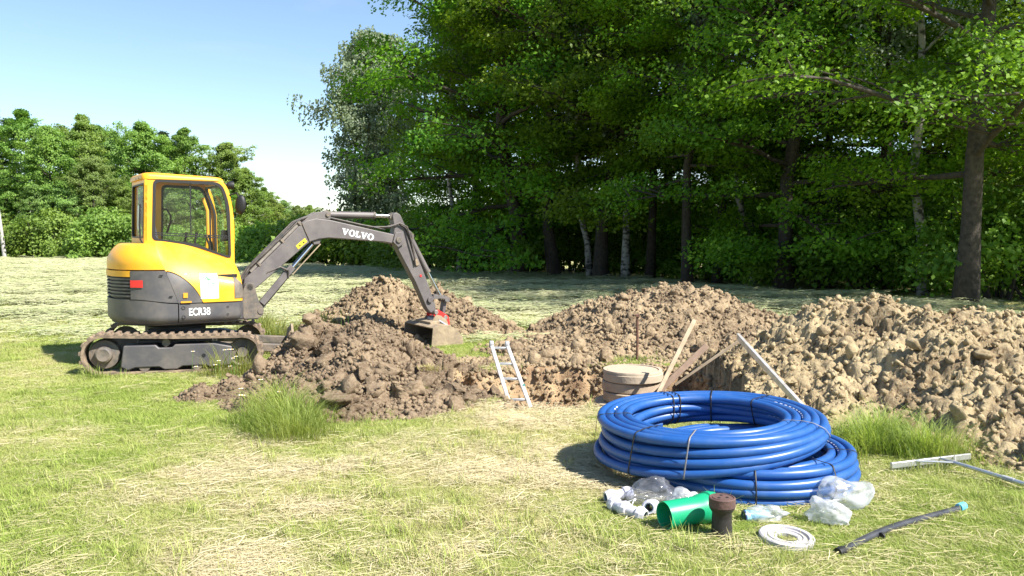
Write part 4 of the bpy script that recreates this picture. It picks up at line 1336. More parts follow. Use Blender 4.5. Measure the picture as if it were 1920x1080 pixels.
lug_g = G()
lug_g.prism([(-0.026, 0), (-0.019, 0.026), (0.019, 0.026), (0.026, 0)], -0.145, 0.145)
lug_me = None
for side in (-1, 1):
    yc = side * 0.71
    inner, outer = track_path(0.0), track_path(0.03)
    g = G(); n = len(inner); w = 0.15
    v = [(x, yc - w, z) for x, z in outer] + [(x, yc + w, z) for x, z in outer] + [(x, yc - w, z) for x, z in inner] + [(x, yc + w, z) for x, z in inner]
    f = []
    for k in range(n):
        j = (k + 1) % n
        f += [(k, j, n + j, n + k), (2 * n + k, 3 * n + k, 3 * n + j, 2 * n + j), (k, 2 * n + k, 2 * n + j, j), (n + k, n + j, 3 * n + j, 3 * n + k)]
    g.add(v, f)
    tr = obj('track', g, RUBBER, ex, rot=RT, smooth=50)
    # tread bars all round
    pts = [Vector(p) for p in outer]
    seg = [(pts[(i + 1) % n] - pts[i]).length for i in range(n)]
    tot = sum(seg); N = 46
    acc, i = 0.0, 0
    for k in range(N):
        s = tot * (k + 0.5) / N
        while acc + seg[i] < s:
            acc += seg[i]; i += 1
        q = pts[i].lerp(pts[(i + 1) % n], (s - acc) / seg[i])
        d = (pts[(i + 1) % n] - pts[i]).normalized()
        nrm = Vector((d.y, -d.x))      # outward (path runs counter-clockwise in XZ)
        ang = math.atan2(nrm.x, nrm.y)
        if lug_me is None:
            o = obj('tread_bar', lug_g, RUBBER, tr, smooth=0); lug_me = o.data
        else:
            o = link('tread_bar', lug_me, None, tr)
        o.location = (q.x, yc, q.y); o.rotation_euler = (0, ang, 0)
    # frame plate between the wheels
    g = G()
    pl = [(-0.52, 0.10), (-0.44, 0.055), (-0.36, 0.085), (-0.1, 0.085), (-0.04, 0.05), (0.1, 0.05), (0.16, 0.085), (0.42, 0.085), (0.47, 0.06), (0.70, 0.08), (0.72, 0.30), (0.52, 0.345), (0.08, 0.345), (0.05, 0.31), (-0.10, 0.31), (-0.13, 0.345), (-0.48, 0.345)]
    g.prism(pl, yc - 0.125, yc + 0.125)
    fr = obj('track_frame', g, GREY, tr, bevel=0.012)
    g = G(); g.disc((0.40, 0.205), 0.022, yc - 0.13, yc + 0.13); obj('dark_hole_disc', g, BLACK, tr)  # solid black disc stands in for the shade of a hole
    g = G(); g.lathe([(0, -0.12), (0.07, -0.135), (0.09, -0.12), (0.10, -0.06), (0.165, -0.05), (0.178, 0.03), (0.178, 0.05), (0, 0.05)] if side < 0 else [(0, -0.05), (0.178, -0.05), (0.178, -0.03), (0.165, 0.05), (0.10, 0.06), (0.09, 0.12), (0.07, 0.135), (0, 0.12)], 28, 'Y', (SX, yc, 0.245))
    obj('sprocket', g, IRON, tr)
    g = G(); g.lathe([(0, -0.07), (0.06, -0.08), (0.07, -0.04), (0.15, -0.035), (0.165, -0.05), (0.165, 0.05), (0.15, 0.035), (0.07, 0.04), (0.06, 0.08), (0, 0.07)], 28, 'Y', (IX, yc, 0.22))
    obj('idler', g, IRON, tr)
    for rx in (-0.26, 0.04, 0.32, 0.58):
        g = G(); g.lathe([(0, -0.11), (0.065, -0.11), (0.065, 0.11), (0, 0.11)], 16, 'Y', (rx, yc, 0.1))
        obj('roller', g, IRON, tr)
    g = G(); g.lathe([(0, -0.09), (0.045, -0.09), (0.045, 0.09), (0, 0.09)], 16, 'Y', (-0.02, yc, 0.365))
    obj('roller', g, IRON, tr)

g = G()
g.box((0.05, 0, 0.30), (0.85, 1.1, 0.16)); g.box((0.02, 0, 0.42), (0.62, 0.62, 0.12))
obj('undercarriage_frame', g, GREY, ex, rot=RT, bevel=0.02)
g = G(); g.lathe([(0, 0.44), (0.36, 0.44), (0.36, 0.50), (0.33, 0.505), (0.33, 0.575), (0, 0.575)], 40); obj('slew_ring', g, BLACK, ex)
# dozer blade
g = G()
prof = [(1.40, 0.02), (1.36, 0.10), (1.35, 0.20), (1.37, 0.30), (1.42, 0.38), (1.45, 0.37), (1.40, 0.29), (1.385, 0.20), (1.395, 0.10), (1.43, 0.03)]
g.prism(prof, -0.85, 0.85)
db = obj('dozer_blade', g, MUDSTEEL, ex, rot=RT)
for s in (-1, 1):
    g = G(); g.bar((0.55, s * 0.42, 0.26), (1.37, s * 0.42, 0.2), 0.09, 0.10); obj('blade_arm', g, IRON, db, bevel=0.01)

# ---- upper body: panels laid on one plan outline
FR = 0.67; HW = 0.75
def outline():
    pts = []
    c = 0.10
    for k in range(9):                                   # front right corner
        a = R(0) - R(90) * k / 8
        pts.append((FR - c + c * math.cos(a), -HW + c + c * math.sin(a)))
    for k in range(1, 30):
        pts.append((FR - c + (-0.18 - FR + c) * k / 30, -HW))
    for k in range(0, 73):                               # round tail
        a = -R(90) - R(180) * k / 72
        ca, sa = math.cos(a), math.sin(a)
        e = 0.88
        pts.append((-0.18 + 0.60 * math.copysign(abs(ca) ** e, ca), HW * math.copysign(abs(sa) ** e, sa)))
    for k in range(1, 30):
        pts.append((-0.18 + (FR - c + 0.18) * k / 30, HW))
    for k in range(9):
        a = R(90) - R(90) * k / 8
        pts.append((FR - c + c * math.cos(a), HW - c + c * math.sin(a)))
    return [Vector(p) for p in pts]
OUT = outline()
CUM = [0.0]
for a, b in zip(OUT, OUT[1:]): CUM.append(CUM[-1] + (b - a).length)
OUTN = []
for i in range(len(OUT)):
    d = OUT[min(len(OUT) - 1, i + 1)] - OUT[max(0, i - 1)]
    OUTN.append(Vector((-d.y, d.x)).normalized() * -1 if False else Vector((d.y, -d.x)).normalized())
# make sure the normals point outwards
if OUTN[20].y > 0: OUTN = [-q for q in OUTN]
TOT = CUM[-1]
def on_outline(t):
    t = max(0.0, min(TOT, t))
    lo, hi = 0, len(CUM) - 1
    while hi - lo > 1:
        m_ = (lo + hi) // 2
        if CUM[m_] <= t: lo = m_
        else: hi = m_
    f = (t - CUM[lo]) / max(1e-9, CUM[hi] - CUM[lo])
    return OUT[lo].lerp(OUT[hi], f), OUTN[lo].lerp(OUTN[hi], f).normalized()
def t_right(X):
    """arc length of the point with that X on the right side or tail"""
    for i in range(len(OUT) - 1):
        if OUT[i].y < 0.01 and OUT[i].x >= X > OUT[i + 1].x:
            return CUM[i] + (OUT[i].x - X) / (OUT[i].x - OUT[i + 1].x) * (CUM[i + 1] - CUM[i])
    return TOT / 2
T_MID = TOT / 2
def ss(a, b, x):
    t = max(0.0, min(1.0, (x - a) / (b - a))); return t * t * (3 - 2 * t)

def panel(name, t0, t1, zlo, zhi, inset, m, nt=40, nz=8, off=0.0, th=0.03, parent=None, label=None, smooth=45, slide=False):
    g = G()
    v = []
    for layer in (0, 1):
        for i in range(nt + 1):
            t = t0 + (t1 - t0) * i / nt
            P, N = on_outline(t)
            a, b = zlo(P, t), zhi(P, t)
            for j in range(nz + 1):
                z = a + (b - a) * j / nz
                q = P - (Vector((0, -1)).lerp(N, ss(-0.10, -0.40, P.x)).normalized() if slide else N) * (inset(P, t, z) - off + layer * th)
                v.append((q.x, q.y, z))
    S = (nt + 1) * (nz + 1)
    f = []
    I = lambda i, j, l: l * S + i * (nz + 1) + j
    for i in range(nt):
        for j in range(nz):
            f.append((I(i, j, 0), I(i + 1, j, 0), I(i + 1, j + 1, 0), I(i, j + 1, 0)))
            f.append((I(i, j, 1), I(i, j + 1, 1), I(i + 1, j + 1, 1), I(i + 1, j, 1)))
        f.append((I(i, 0, 0), I(i, 0, 1), I(i + 1, 0, 1), I(i + 1, 0, 0)))
        f.append((I(i, nz, 0), I(i + 1, nz, 0), I(i + 1, nz, 1), I(i, nz, 1)))
    for j in range(nz):
        f.append((I(0, j, 0), I(0, j + 1, 0), I(0, j + 1, 1), I(0, j, 1)))
        f.append((I(nt, j, 0), I(nt, j, 1), I(nt, j + 1, 1), I(nt, j + 1, 0)))
    g.add(v, f)
    o = obj(name, g, m, parent or ex, smooth=smooth)
    if label: o['label'] = label
    return o

C = lambda val: (lambda P, t: val)
skirt_in = lambda P, t, z: 0.11 * (1 - ss(0.52, 0.66, z)) ** 1.5 + 0.01
def hood_in(z): return 0.015 + 0.13 * max(0.0, (z - 1.28) / 0.24) ** 2.2
ztop = lambda X: 1.56 - 0.05 * ss(-0.3, 0.15, X) - 0.23 * ss(0.0, 0.75, X)
def side_in(P, t, z):
    X = P.x
    zt = ztop(X)
    lean = 0.385 * max(0.0, (z - 0.98) / (zt - 0.98)) ** 1.9
    k = ss(-0.40, 0.05, X)
    return hood_in(z) * (1 - k) + lean * k
seam = lambda X: 0.815 + (1.53 - 0.815) * min(1.0, max(0.0, (-0.10 - X) / 0.26)) ** 0.92     # slanted joint from skirt to cab corner
def fender(X):
    u = min(1.0, max(0.0, (X + 0.225) / 0.40))
    return 0.818 + 0.385 * (1 - u ** 1.7) ** 0.75
tS = t_right(-0.10)
gap = 0.006
# skirts
panel('rear_skirt', tS + gap, TOT - tS, C(0.56), lambda P, t: 0.815 + 0.06 * ss(-0.1, -0.6, P.x), skirt_in, GREY, 70, 8, th=0.05)
rs_skirt = panel('side_skirt', 0.0, tS - gap, C(0.56), C(0.812), skirt_in, GREY, 40, 8, th=0.05)
panel('side_skirt', TOT - tS + gap, TOT, C(0.56), C(0.812), skirt_in, GREY, 30, 8, th=0.05)
# yellow front side panel (right) and its mirror on the left below the cab door
def y_lo(P, t):
    X = P.x
    if X < -0.222: return seam(X) + gap
    if X < 0.175: return fender(X) + gap
    return 0.822
side_panel = panel('side_panel', 0.0, t_right(-0.36), y_lo, lambda P, t: max(ztop(P.x), y_lo(P, t) + 0.004), side_in, YEL, 90, 16, off=0.004, th=0.04, slide=True)
panel('fender_panel', t_right(0.172), t_right(-0.218), lambda P, t: max(0.822, seam(P.x) + gap if P.x < -0.10 else 0.822), lambda P, t: max(fender(P.x) - gap, 0.826), side_in, GREY, 50, 8, th=0.04)
panel('side_panel', TOT - t_right(-0.20), TOT, C(0.822), C(1.02), lambda P, t, z: 0.01, YEL, 40, 4, th=0.04)
# dark rear side panel, its left edge slants
def dk_lo(P, t): return 0.83 + 0.05 * ss(-0.1, -0.6, P.x)
def dk_hi(P, t):
    X = P.x
    if X > -0.225: return max(dk_lo(P, t) + 0.004, seam(X) - gap)
    return 1.212
tD0, tD1 = t_right(-0.105), t_right(-0.60)
panel('service_door', tD0, tD1, dk_lo, dk_hi, lambda P, t, z: 0.004, GREY, 60, 6, th=0.04)
# tail: grille below, yellow strip above
tG1 = TOT - tD1
gr_parent = panel('grille', tD1 + gap, tG1 - gap, C(0.885), C(1.135), lambda P, t, z: 0.045, BLACK, 60, 2, th=0.03)
for k in range(6):
    z = 0.905 + 0.04 * k
    panel('slat', tD1 + gap, tG1 - gap, C(z), C(z + 0.020), lambda P, t, z: 0.012 + (0.03 if False else 0), GREY, 60, 1, th=0.03, parent=gr_parent)
panel('tail_strip', tD1 + gap, tG1 - gap, C(1.142), C(1.212), lambda P, t, z: 0.006, YEL, 60, 2, th=0.04)
panel('service_door', TOT - tD1 + 0.0, TOT - t_right(-0.22), C(0.83), C(1.212), lambda P, t, z: 0.004, GREY, 40, 4, th=0.04)
# hood round the tail
def h_lo(P, t):
    return 1.226
tH0, tH1 = t_right(-0.238), TOT - t_right(-0.238)
def h_hi(P, t):
    X = P.x
    if P.y < 0 and X > -0.36: return max(1.23, min(1.52, seam(X) - gap))
    return 1.52
hood = panel('hood', tH0, tH1, h_lo, h_hi, lambda P, t, z: hood_in(z), YEL, 100, 14, th=0.04)
g = G()      # hood lid
ring = []
for i in range(61):
    t = t_right(-0.355) + (TOT - 2 * t_right(-0.355)) * i / 60
    P, N = on_outline(t); q = P - N * (hood_in(1.52) - 0.0)
    ring.append((q.x, q.y))
v = [(x, y, 1.5195) for x, y in ring] + [(-0.36 + (x + 0.36) * 0.9, y * 0.9, 1.532) for x, y in ring]
n_ = len(ring)
g.add(v, [(i, i + 1, n_ + i + 1, n_ + i) for i in range(n_ - 1)] + [tuple(range(n_, 2 * n_))])
obj('hood_lid', g, YEL, hood)
# black inner core; its colour stands in for shade in the panel joints
g = G()
core = [(P - N * 0.055) for P, N in (on_outline(TOT * i / 90) for i in range(91))]
for z0, z1, sel in ((0.575, 1.15, lambda p: True),):
    nC = len(core)
    v = [(p.x, p.y, z0) for p in core] + [(p.x, p.y, z1) for p in core]
    g.add(v, [tuple(range(nC)), tuple(range(2 * nC - 1, nC - 1, -1))] + [((i + 1) % nC, i, nC + i, nC + (i + 1) % nC) for i in range(nC)])
obj('dark_core', g, BLACK, ex)
g = G(); g.box((-0.48, 0.0, 1.32), (0.26, 0.7, 0.34)); obj('engine_block', g, BLACK, ex)

# marks on the body (thin plates following the panel)
def on_side(X, z, off):
    P, N = on_outline(t_right(X)); q = P - N * (side_in(P, 0, z) - 0.004 - off)
    return (q.x, q.y, z)
def decal(name, X0, X1, z0, z1, m, parent, fn=None, n=6, off=0.004, label=None):
    g = G()
    v = []
    for i in range(n + 1):
        for j in range(n + 1):
            v.append((fn or on_side)(X0 + (X1 - X0) * i / n, z0 + (z1 - z0) * j / n, off))
    g.add(v, [(i * (n + 1) + j, (i + 1) * (n + 1) + j, (i + 1) * (n + 1) + j + 1, i * (n + 1) + j + 1) for i in range(n) for j in range(n)])
    o = obj(name, g, m, parent)
    if label: o['label'] = label
    return o
st = decal('sticker', 0.155, 0.365, 0.865, 1.165, WHITE, ex, label='white sticker with green leaves and pale yellow lettering')
def on_st(X, z, off): return on_side(X, z, off)
g = G()
for (cx, cz, rx, rz, a) in ((0.235, 1.12, 0.022, 0.010, 0.6), (0.26, 1.10, 0.026, 0.012, -0.5), (0.245, 1.09, 0.018, 0.009, 1.9), (0.215, 1.115, 0.016, 0.008, 2.4), (0.305, 1.045, 0.016, 0.008, 0.3), (0.29, 1.06, 0.013, 0.007, 1.4)):
    pts = []
    for k in range(12):
        b = 2 * math.pi * k / 12
        u, w = rx * math.cos(b), rz * math.sin(b)
        pts.append(on_side(cx + u * math.cos(a) - w * math.sin(a), cz + u * math.sin(a) + w * math.cos(a), 0.007))
    g.add(pts, [tuple(range(12))])
obj('leaf_print', g, GREEN_P, st)
g = G()
for row, (z0, z1, cnt) in enumerate(((0.985, 1.02, 6), (0.93, 0.965, 6))):
    for k in range(cnt):
        X = 0.20 + 0.022 * k
        for (a0, a1, b0, b1) in ((0, 0.0045, 0, 1), (0.0045, 0.016, 0.82, 1), (0.0045, 0.016, 0.0, 0.18) if k % 2 else (0.0115, 0.016, 0, 0.82)):
            zz0, zz1 = z0 + (z1 - z0) * b0, z0 + (z1 - z0) * b1
            q = [on_side(X + a0, zz0, 0.007), on_side(X + a1, zz0, 0.007), on_side(X + a1, zz1, 0.007), on_side(X + a0, zz1, 0.007)]
            g.add(q, [(0, 1, 2, 3)])
obj('lettering', g, TAN_P, st)
on_door = lambda X, z, off: (lambda PN: ((PN[0] + PN[1] * (off - 0.002)).x, (PN[0] + PN[1] * (off - 0.002)).y, z))(on_outline(t_right(X)))
decal('reflector', -0.595, -0.475, 1.02, 1.105, RED, ex, on_door, off=0.010, label='red rectangular reflector')
decal('front_grille', 0.555, 0.655, 0.86, 1.155, IRON, ex, off=0.008, label='grey mesh panel at the front corner')
decal('badge', -0.045, 0.005, 0.885, 0.945, AMBER, ex, off=0.008)
decal('warning_print', -0.075, 0.045, 0.826, 0.846, AMBER, ex, off=0.008)

def text_part(name, body, height, m, parent, place, width=None, bold=0.02, gapx=1.0):
    cu = bpy.data.curves.new(name, 'FONT')
    cu.body = body; cu.size = 1.0; cu.offset = bold; cu.space_character = gapx
    tmp = bpy.data.objects.new(name, cu); COL.objects.link(tmp)
    bpy.context.view_layer.update()
    me = bpy.data.meshes.new_from_object(tmp)
    bpy.data.objects.remove(tmp); bpy.data.curves.remove(cu)
    xs = [v.co.x for v in me.vertices]; ys = [v.co.y for v in me.vertices]
    x0, x1, y0, y1 = min(xs), max(xs), min(ys), max(ys)
    k = height / (y1 - y0); kx = (width / (x1 - x0)) if width else k
    for v in me.vertices:
        v.co = Vector(place((v.co.x - x0) * kx, (v.co.y - y0) * k))
    me.materials.clear()
    o = link(name, me, m, parent)
    return o
def on_skirt(X, z, off):
    P, N = on_outline(t_right(X)); q = P - N * (skirt_in(P, 0, z) - off); return (q.x, q.y, z)
for zz in (0.90, 1.15):
    decal('latch', -0.205 - 0.10 * (zz > 1), -0.165 - 0.10 * (zz > 1), zz, zz + 0.016, BLACK, ex, on_door, off=0.012)
text_part('lettering', 'ECR38', 0.092, WHITE, rs_skirt, lambda u, w: on_skirt(0.018 + u, 0.668 + w, 0.004), width=0.245, bold=0.018)
for X, z, r in ((-0.045, 0.765, 0.022), (-0.045, 0.655, 0.022), (0.47, 0.755, 0.013), (0.47, 0.665, 0.013)):
    g = G(); P, N = on_outline(t_right(X)); q = P - N * skirt_in(P, 0, z)
    g.lathe([(0, -0.01), (r, -0.01), (r, 0.004), (r * 0.75, 0.005), (r * 0.7, -0.004), (0, -0.004)], 18, 'Y', (0, 0, 0))
    obj('bolt', g, BLACK, rs_skirt, loc=(q.x, q.y, z), rot=(0, 0, math.pi))

# ---- cab
CY0, CY1 = -0.35, 0.62
cab = obj('cab', G().box((0.12, 0.135, 1.19), (1.06, 0.94, 0.06)), BLACK, ex, bevel=0.01)      # floor pan; the walls hang on it
wall_out = roundpoly([(-0.415, 1.18), (0.66, 1.18), (0.675, 1.90), (0.575, 2.345), (-0.375, 2.345)], [0.0, 0.0, 0.25, 0.20, 0.06])
win_in = roundpoly([(-0.298, 1.578), (0.17, 1.505), (0.612, 1.335), (0.602, 2.02), (0.515, 2.275), (-0.268, 2.292)], [0.05, 0.12, 0.05, 0.16, 0.10, 0.06])
def grow(poly, k):
    cx = sum(p[0] for p in poly) / len(poly); cz = sum(p[1] for p in poly) / len(poly)
    out = []
    for p in poly:
        d = Vector((p[0] - cx, p[1] - cz)); out.append(tuple(Vector((cx, cz)) + d * (1 + k / d.length)))
    return out
right_place = lambda u, w, d: (u, CY0 + d, w)
left_place = lambda u, w, d: (u, CY1 - d, w)
g = G(); frame_panel(g, wall_out, win_in, right_place, 0.05)
wall_r = obj('side_wall', g, YEL, cab, bevel=0.008)
g = G(); frame_panel(g, grow(win_in, 0.014), grow(win_in, -0.026), lambda u, w, d: (u, CY0 - 0.006 + d, w), 0.03)
obj('window_seal', g, BLACK, wall_r)
# the two upper sliding panes, the lower pane
def pane(poly, place, depth, parent, name='pane'):
    g = G(); flat_poly(g, poly, place, depth); return obj(name, g, GLASS, parent, smooth=0)
def clip(poly, fn):
    """keep the part of the polygon where fn >= 0"""
    out = []
    for i in range(len(poly)):
        a, b = poly[i], poly[(i + 1) % len(poly)]
        fa, fb = fn(a), fn(b)
        if fa >= 0: out.append(a)
        if fa * fb < 0:
            t = fa / (fa - fb); out.append((a[0] + (b[0] - a[0]) * t, a[1] + (b[1] - a[1]) * t))
    return out
barz = lambda u: 1.662 - 0.055 * (u + 0.29)
up = clip(win_in, lambda p: p[1] - barz(p[0]))
pane(clip(up, lambda p: 0.15 - p[0]), right_place, 0.018, wall_r)
pane(clip(up, lambda p: p[0] - 0.14), right_place, 0.026, wall_r)
pane(clip(win_in, lambda p: barz(p[0]) - p[1]), right_place, 0.022, wall_r)
g = G(); g.bar((-0.285, CY0 + 0.016, barz(-0.285)), (0.605, CY0 + 0.016, barz(0.605)), 0.03, 0.012); obj('window_rail', g, BLACK, wall_r)
g = G(); g.bar((-0.285, CY0 + 0.016, barz(-0.285) - 0.026), (0.605, CY0 + 0.016, barz(0.605) - 0.026), 0.03, 0.012); obj('window_rail', g, BLACK, wall_r)
g = G(); g.bar((0.146, CY0 + 0.02, barz(0.146)), (0.150, CY0 + 0.02, 2.28), 0.012, 0.014, up=(0, 1, 0)); obj('window_rail', g, BLACK, wall_r)
# left wall with the door
door_win = roundpoly([(-0.05, 1.30), (0.58, 1.30), (0.585, 2.02), (0.50, 2.265), (-0.02, 2.275)], [0.06, 0.06, 0.15, 0.1, 0.06])
rear_q = roundpoly([(-0.33, 1.62), (-0.16, 1.62), (-0.15, 2.26), (-0.31, 2.26)], 0.04)
lw_front = clip(wall_out, lambda p: p[0] + 0.105)
lw_rear = clip(wall_out, lambda p: -0.105 - p[0])
g = G(); frame_panel(g, lw_front, door_win, left_place, 0.045); wall_l = obj('door', g, YEL, cab, bevel=0.006)
g = G(); frame_panel(g, grow(door_win, 0.010), grow(door_win, -0.03), lambda u, w, d: (u, CY1 + 0.004 - d, w), 0.052); obj('window_seal', g, BLACK, wall_l)
pane(door_win, left_place, 0.02, wall_l)
g = G(); frame_panel(g, lw_rear, rear_q, left_place, 0.045); wall_lr = obj('side_wall', g, YEL, cab, bevel=0.006)
pane(rear_q, left_place, 0.02, wall_lr)
g = G(); g.tube([(0.02, CY1 - 0.07, 1.66), (0.02, CY1 - 0.13, 1.68), (0.06, CY1 - 0.14, 1.80), (0.06, CY1 - 0.14, 1.88), (0.02, CY1 - 0.12, 1.96), (-0.02, CY1 - 0.06, 1.96)], 0.014, 8)
obj('grab_handle', g, BLACK, wall_l)
g = G(); g.tube([(0.50, CY1 - 0.10, 1.35), (0.53, CY1 - 0.12, 1.6), (0.53, CY1 - 0.12, 1.95), (0.48, CY1 - 0.10, 2.12)], 0.022, 8)
obj('grab_rail', g, YEL, wall_l)
# rear wall
def slab(z): return -0.415 + 0.04 * (z - 1.18) / 1.165
rear_place = lambda u, w, d: (slab(w) + d, u, w)
rear_out = roundpoly([(CY0 + 0.0, 1.18), (CY1, 1.18), (CY1, 2.345), (CY0, 2.345)], [0, 0, 0.08, 0.08])
rear_win = roundpoly([(CY0 + 0.05, 1.60), (CY1 - 0.07, 1.60), (CY1 - 0.07, 2.25), (CY0 + 0.05, 2.25)], 0.05)
g = G(); frame_panel(g, rear_out, rear_win, rear_place, 0.045); wall_b = obj('rear_wall', g, YEL, cab, bevel=0.008)
g = G(); frame_panel(g, grow(rear_win, 0.012), grow(rear_win, -0.014), lambda u, w, d: (slab(w) - 0.005 + d, u, w), 0.03); obj('window_seal', g, BLACK, wall_b)
pane(rear_win, rear_place, 0.02, wall_b)
g = G(); g.add([rear_place(0.12, 1.70, -0.006 + 0.03), rear_place(0.30, 1.70, 0.024), rear_place(0.30, 2.0, 0.024), rear_place(0.12, 2.0, 0.024)], [(0, 1, 2, 3)]); obj('notice', g, WHITE, wall_b)
# front wall: slanting frame
fx = lambda z: 0.675 - 0.12 * ss(1.85, 2.345, z) - 0.01
front_place = lambda u, w, d: (fx(w) - d, u, w)
f_out = roundpoly([(CY0 + 0.002, 1.18), (CY1 - 0.002, 1.18), (CY1 - 0.002, 2.33), (CY0 + 0.002, 2.33)], [0, 0, 0.05, 0.05])
f_win = roundpoly([(CY0 + 0.07, 1.27), (CY1 - 0.07, 1.27), (CY1 - 0.07, 2.26), (CY0 + 0.07, 2.26)], 0.05)
g = G(); frame_panel(g, f_out, f_win, front_place, 0.045); wall_f = obj('front_frame', g, YEL, cab, bevel=0.006)
g = G(); frame_panel(g, grow(f_win, 0.004), grow(f_win, -0.03), lambda u, w, d: (fx(w) - 0.012 - d, u, w), 0.03); obj('window_seal', g, BLACK, wall_f)
g = G()
n_ = 10
v = []
for i in range(n_ + 1):
    z = 1.28 + (2.25 - 1.28) * i / n_
    v += [(fx(z) - 0.02, CY0 + 0.08, z), (fx(z) - 0.02, CY1 - 0.08, z)]
g.add(v, [(2 * i, 2 * i + 1, 2 * i + 3, 2 * i + 2) for i in range(n_)]); obj('pane', g, GLASS, wall_f)
# roof: domed lid with rounded edge
g = G()
rp = roundpoly([(-0.405, CY0 - 0.012), (0.56, CY0 - 0.012), (0.56, CY1 + 0.012), (-0.405, CY1 + 0.012)], [0.09, 0.12, 0.12, 0.09], 8)
lv = [(1.0, 2.305), (1.0, 2.335), (0.985, 2.358), (0.95, 2.374), (0.86, 2.384), (0.5, 2.392), (0.0, 2.394)]
cx, cy_ = 0.085, 0.135
v = []
for k, z in lv[:-1]:
    v += [(cx + (x - cx) * k, cy_ + (y - cy_) * k, z - 0.03 * ss(-0.1, 0.56, x) * (0 if z < 2.32 else 1)) for x, y in rp]
nR = len(rp)
f = [tuple(range(nR))]
for i in range(len(lv) - 2):
    f += [(i * nR + k, i * nR + (k + 1) % nR, (i + 1) * nR + (k + 1) % nR, (i + 1) * nR + k) for k in range(nR)]
f.append(tuple((len(lv) - 2) * nR + k for k in range(nR)))
g.add(v, f)
roof = obj('roof', g, YEL, cab, smooth=60)
for k in range(2):
    g = G(); g.lathe([(0, 0), (0.012, 0), (0.012, 0.006), (0, 0.008)], 10, 'X'); obj('roof_bolt', g, BLACK, roof, loc=(-0.418, -0.25 + 0.22 * k, 2.315), rot=(0, 0, math.pi))
g = G(); g.tube([(-0.43, CY0 + 0.005, 2.0), (-0.445, CY0 + 0.0, 1.75), (-0.44, CY0 - 0.01, 1.58), (-0.40, CY0 - 0.015, 1.50)], 0.011, 8); obj('cable', g, BLACK, cab)
# seat and controls
g = G(); g.box((-0.02, 0.15, 1.42), (0.46, 0.46, 0.12)); seat = obj('seat', g, SEATM, cab, bevel=0.04, seg=3)
g = G(); g.box((-0.26, 0.15, 1.70), (0.11, 0.44, 0.52), (0, R(-10), 0)); obj('backrest', g, SEATM, seat, bevel=0.045, seg=3)
g = G(); g.box((-0.31, 0.15, 2.04), (0.09, 0.26, 0.16), (0, R(-10), 0)); obj('headrest', g, SEATM, seat, bevel=0.04, seg=3)
for s in (-1, 1):
    g = G(); g.box((0.05, 0.15 + s * 0.31, 1.47), (0.44, 0.11, 0.10)); con = obj('console', g, BLACK, seat, bevel=0.02)
    g = G(); g.tube([(0.22, 0.15 + s * 0.31, 1.51), (0.24, 0.15 + s * 0.31, 1.60), (0.25, 0.15 + s * 0.31, 1.66)], [0.014, 0.014, 0.022], 8); obj('joystick', g, BLACK, con)
for s in (-1, 1):
    g = G(); g.tube([(0.50, 0.135 + s * 0.08, 1.2), (0.48, 0.135 + s * 0.08, 1.5), (0.44, 0.135 + s * 0.08, 1.62)], 0.013, 8); obj('travel_lever', g, BLACK, cab)
g = G(); g.box((0.58, CY0 + 0.16, 1.62), (0.05, 0.16, 0.14)); obj('display', g, BLACK, cab, bevel=0.01)
# mirror and lamp on the front pillar
g = G(); g.tube([(0.60, CY0 + 0.02, 2.12), (0.70, CY0 - 0.05, 2.16), (0.73, CY0 - 0.06, 2.05)], 0.011, 8); mir = obj('mirror_arm', g, BLACK, cab)
g = G()
pr = [(0, -0.03), (0.6, -0.028), (0.92, -0.012), (1.0, 0.006), (0.98, 0.016), (0, 0.016)]
g.lathe(pr, 28, 'Y'); g.v = [(x * 0.07, y, z * 0.125) for x, y, z in g.v]
obj('mirror', g, BLACK, cab, loc=(0.735, CY0 - 0.06, 2.01), rot=(0, R(6), R(-40)))
g = G(); g.lathe([(0, -0.045), (0.03, -0.045), (0.05, -0.01), (0.052, 0.03), (0.046, 0.034), (0, 0.03)], 20, 'X'); obj('work_lamp', g, BLACK, cab, loc=(0.64, CY0 + 0.02, 2.255))
for s in (0,):
    g = G(); g.tube([(0.57, CY0 + 0.02, 2.27), (0.64, CY0 + 0.02, 2.25)], 0.012, 6); obj('lamp_bracket', g, BLACK, cab)

# ---- boom, arm, bucket (drawn in the XZ plane of the upper body)
boom_p = [(0.846, 1.054), (1.04, 1.215), (1.349, 1.510), (1.60, 1.755), (1.70, 1.822), (1.826, 1.852), (2.011, 1.833), (2.461, 1.737), (3.006, 1.621), (3.07, 1.585), (3.075, 1.52), (3.031, 1.483), (2.803, 1.520), (2.007, 1.580), (1.868, 1.566), (1.753, 1.535), (1.64, 1.452), (1.035, 0.955), (0.95, 0.892), (0.88, 0.872), (0.82, 0.93)]
g = G(); g.prism(boom_p, -0.10, 0.10); boom = obj('boom', g, BOOMG, ex, bevel=0.012)
g = G()
for y in (-0.085, 0.085):
    g.prism([(1.60, 1.765), (1.72, 1.87), (1.83, 1.93), (2.0, 1.948), (2.04, 1.90), (2.03, 1.835), (1.826, 1.845)], y - 0.012, y + 0.012)
obj('cylinder_bracket', g, BOOMG, boom, bevel=0.005)
g = G(); g.bar((0.93, -0.05, 1.14), (1.62, -0.05, 1.80), 0.07, 0.035); g.bar((0.93, 0.05, 1.14), (1.62, 0.05, 1.80), 0.07, 0.035); obj('hose_guard', g, mat('dusty_hose_guard', (0.26, 0.235, 0.20), 0.8, col2=(0.16, 0.14, 0.12), scale=8), boom, bevel=0.006)
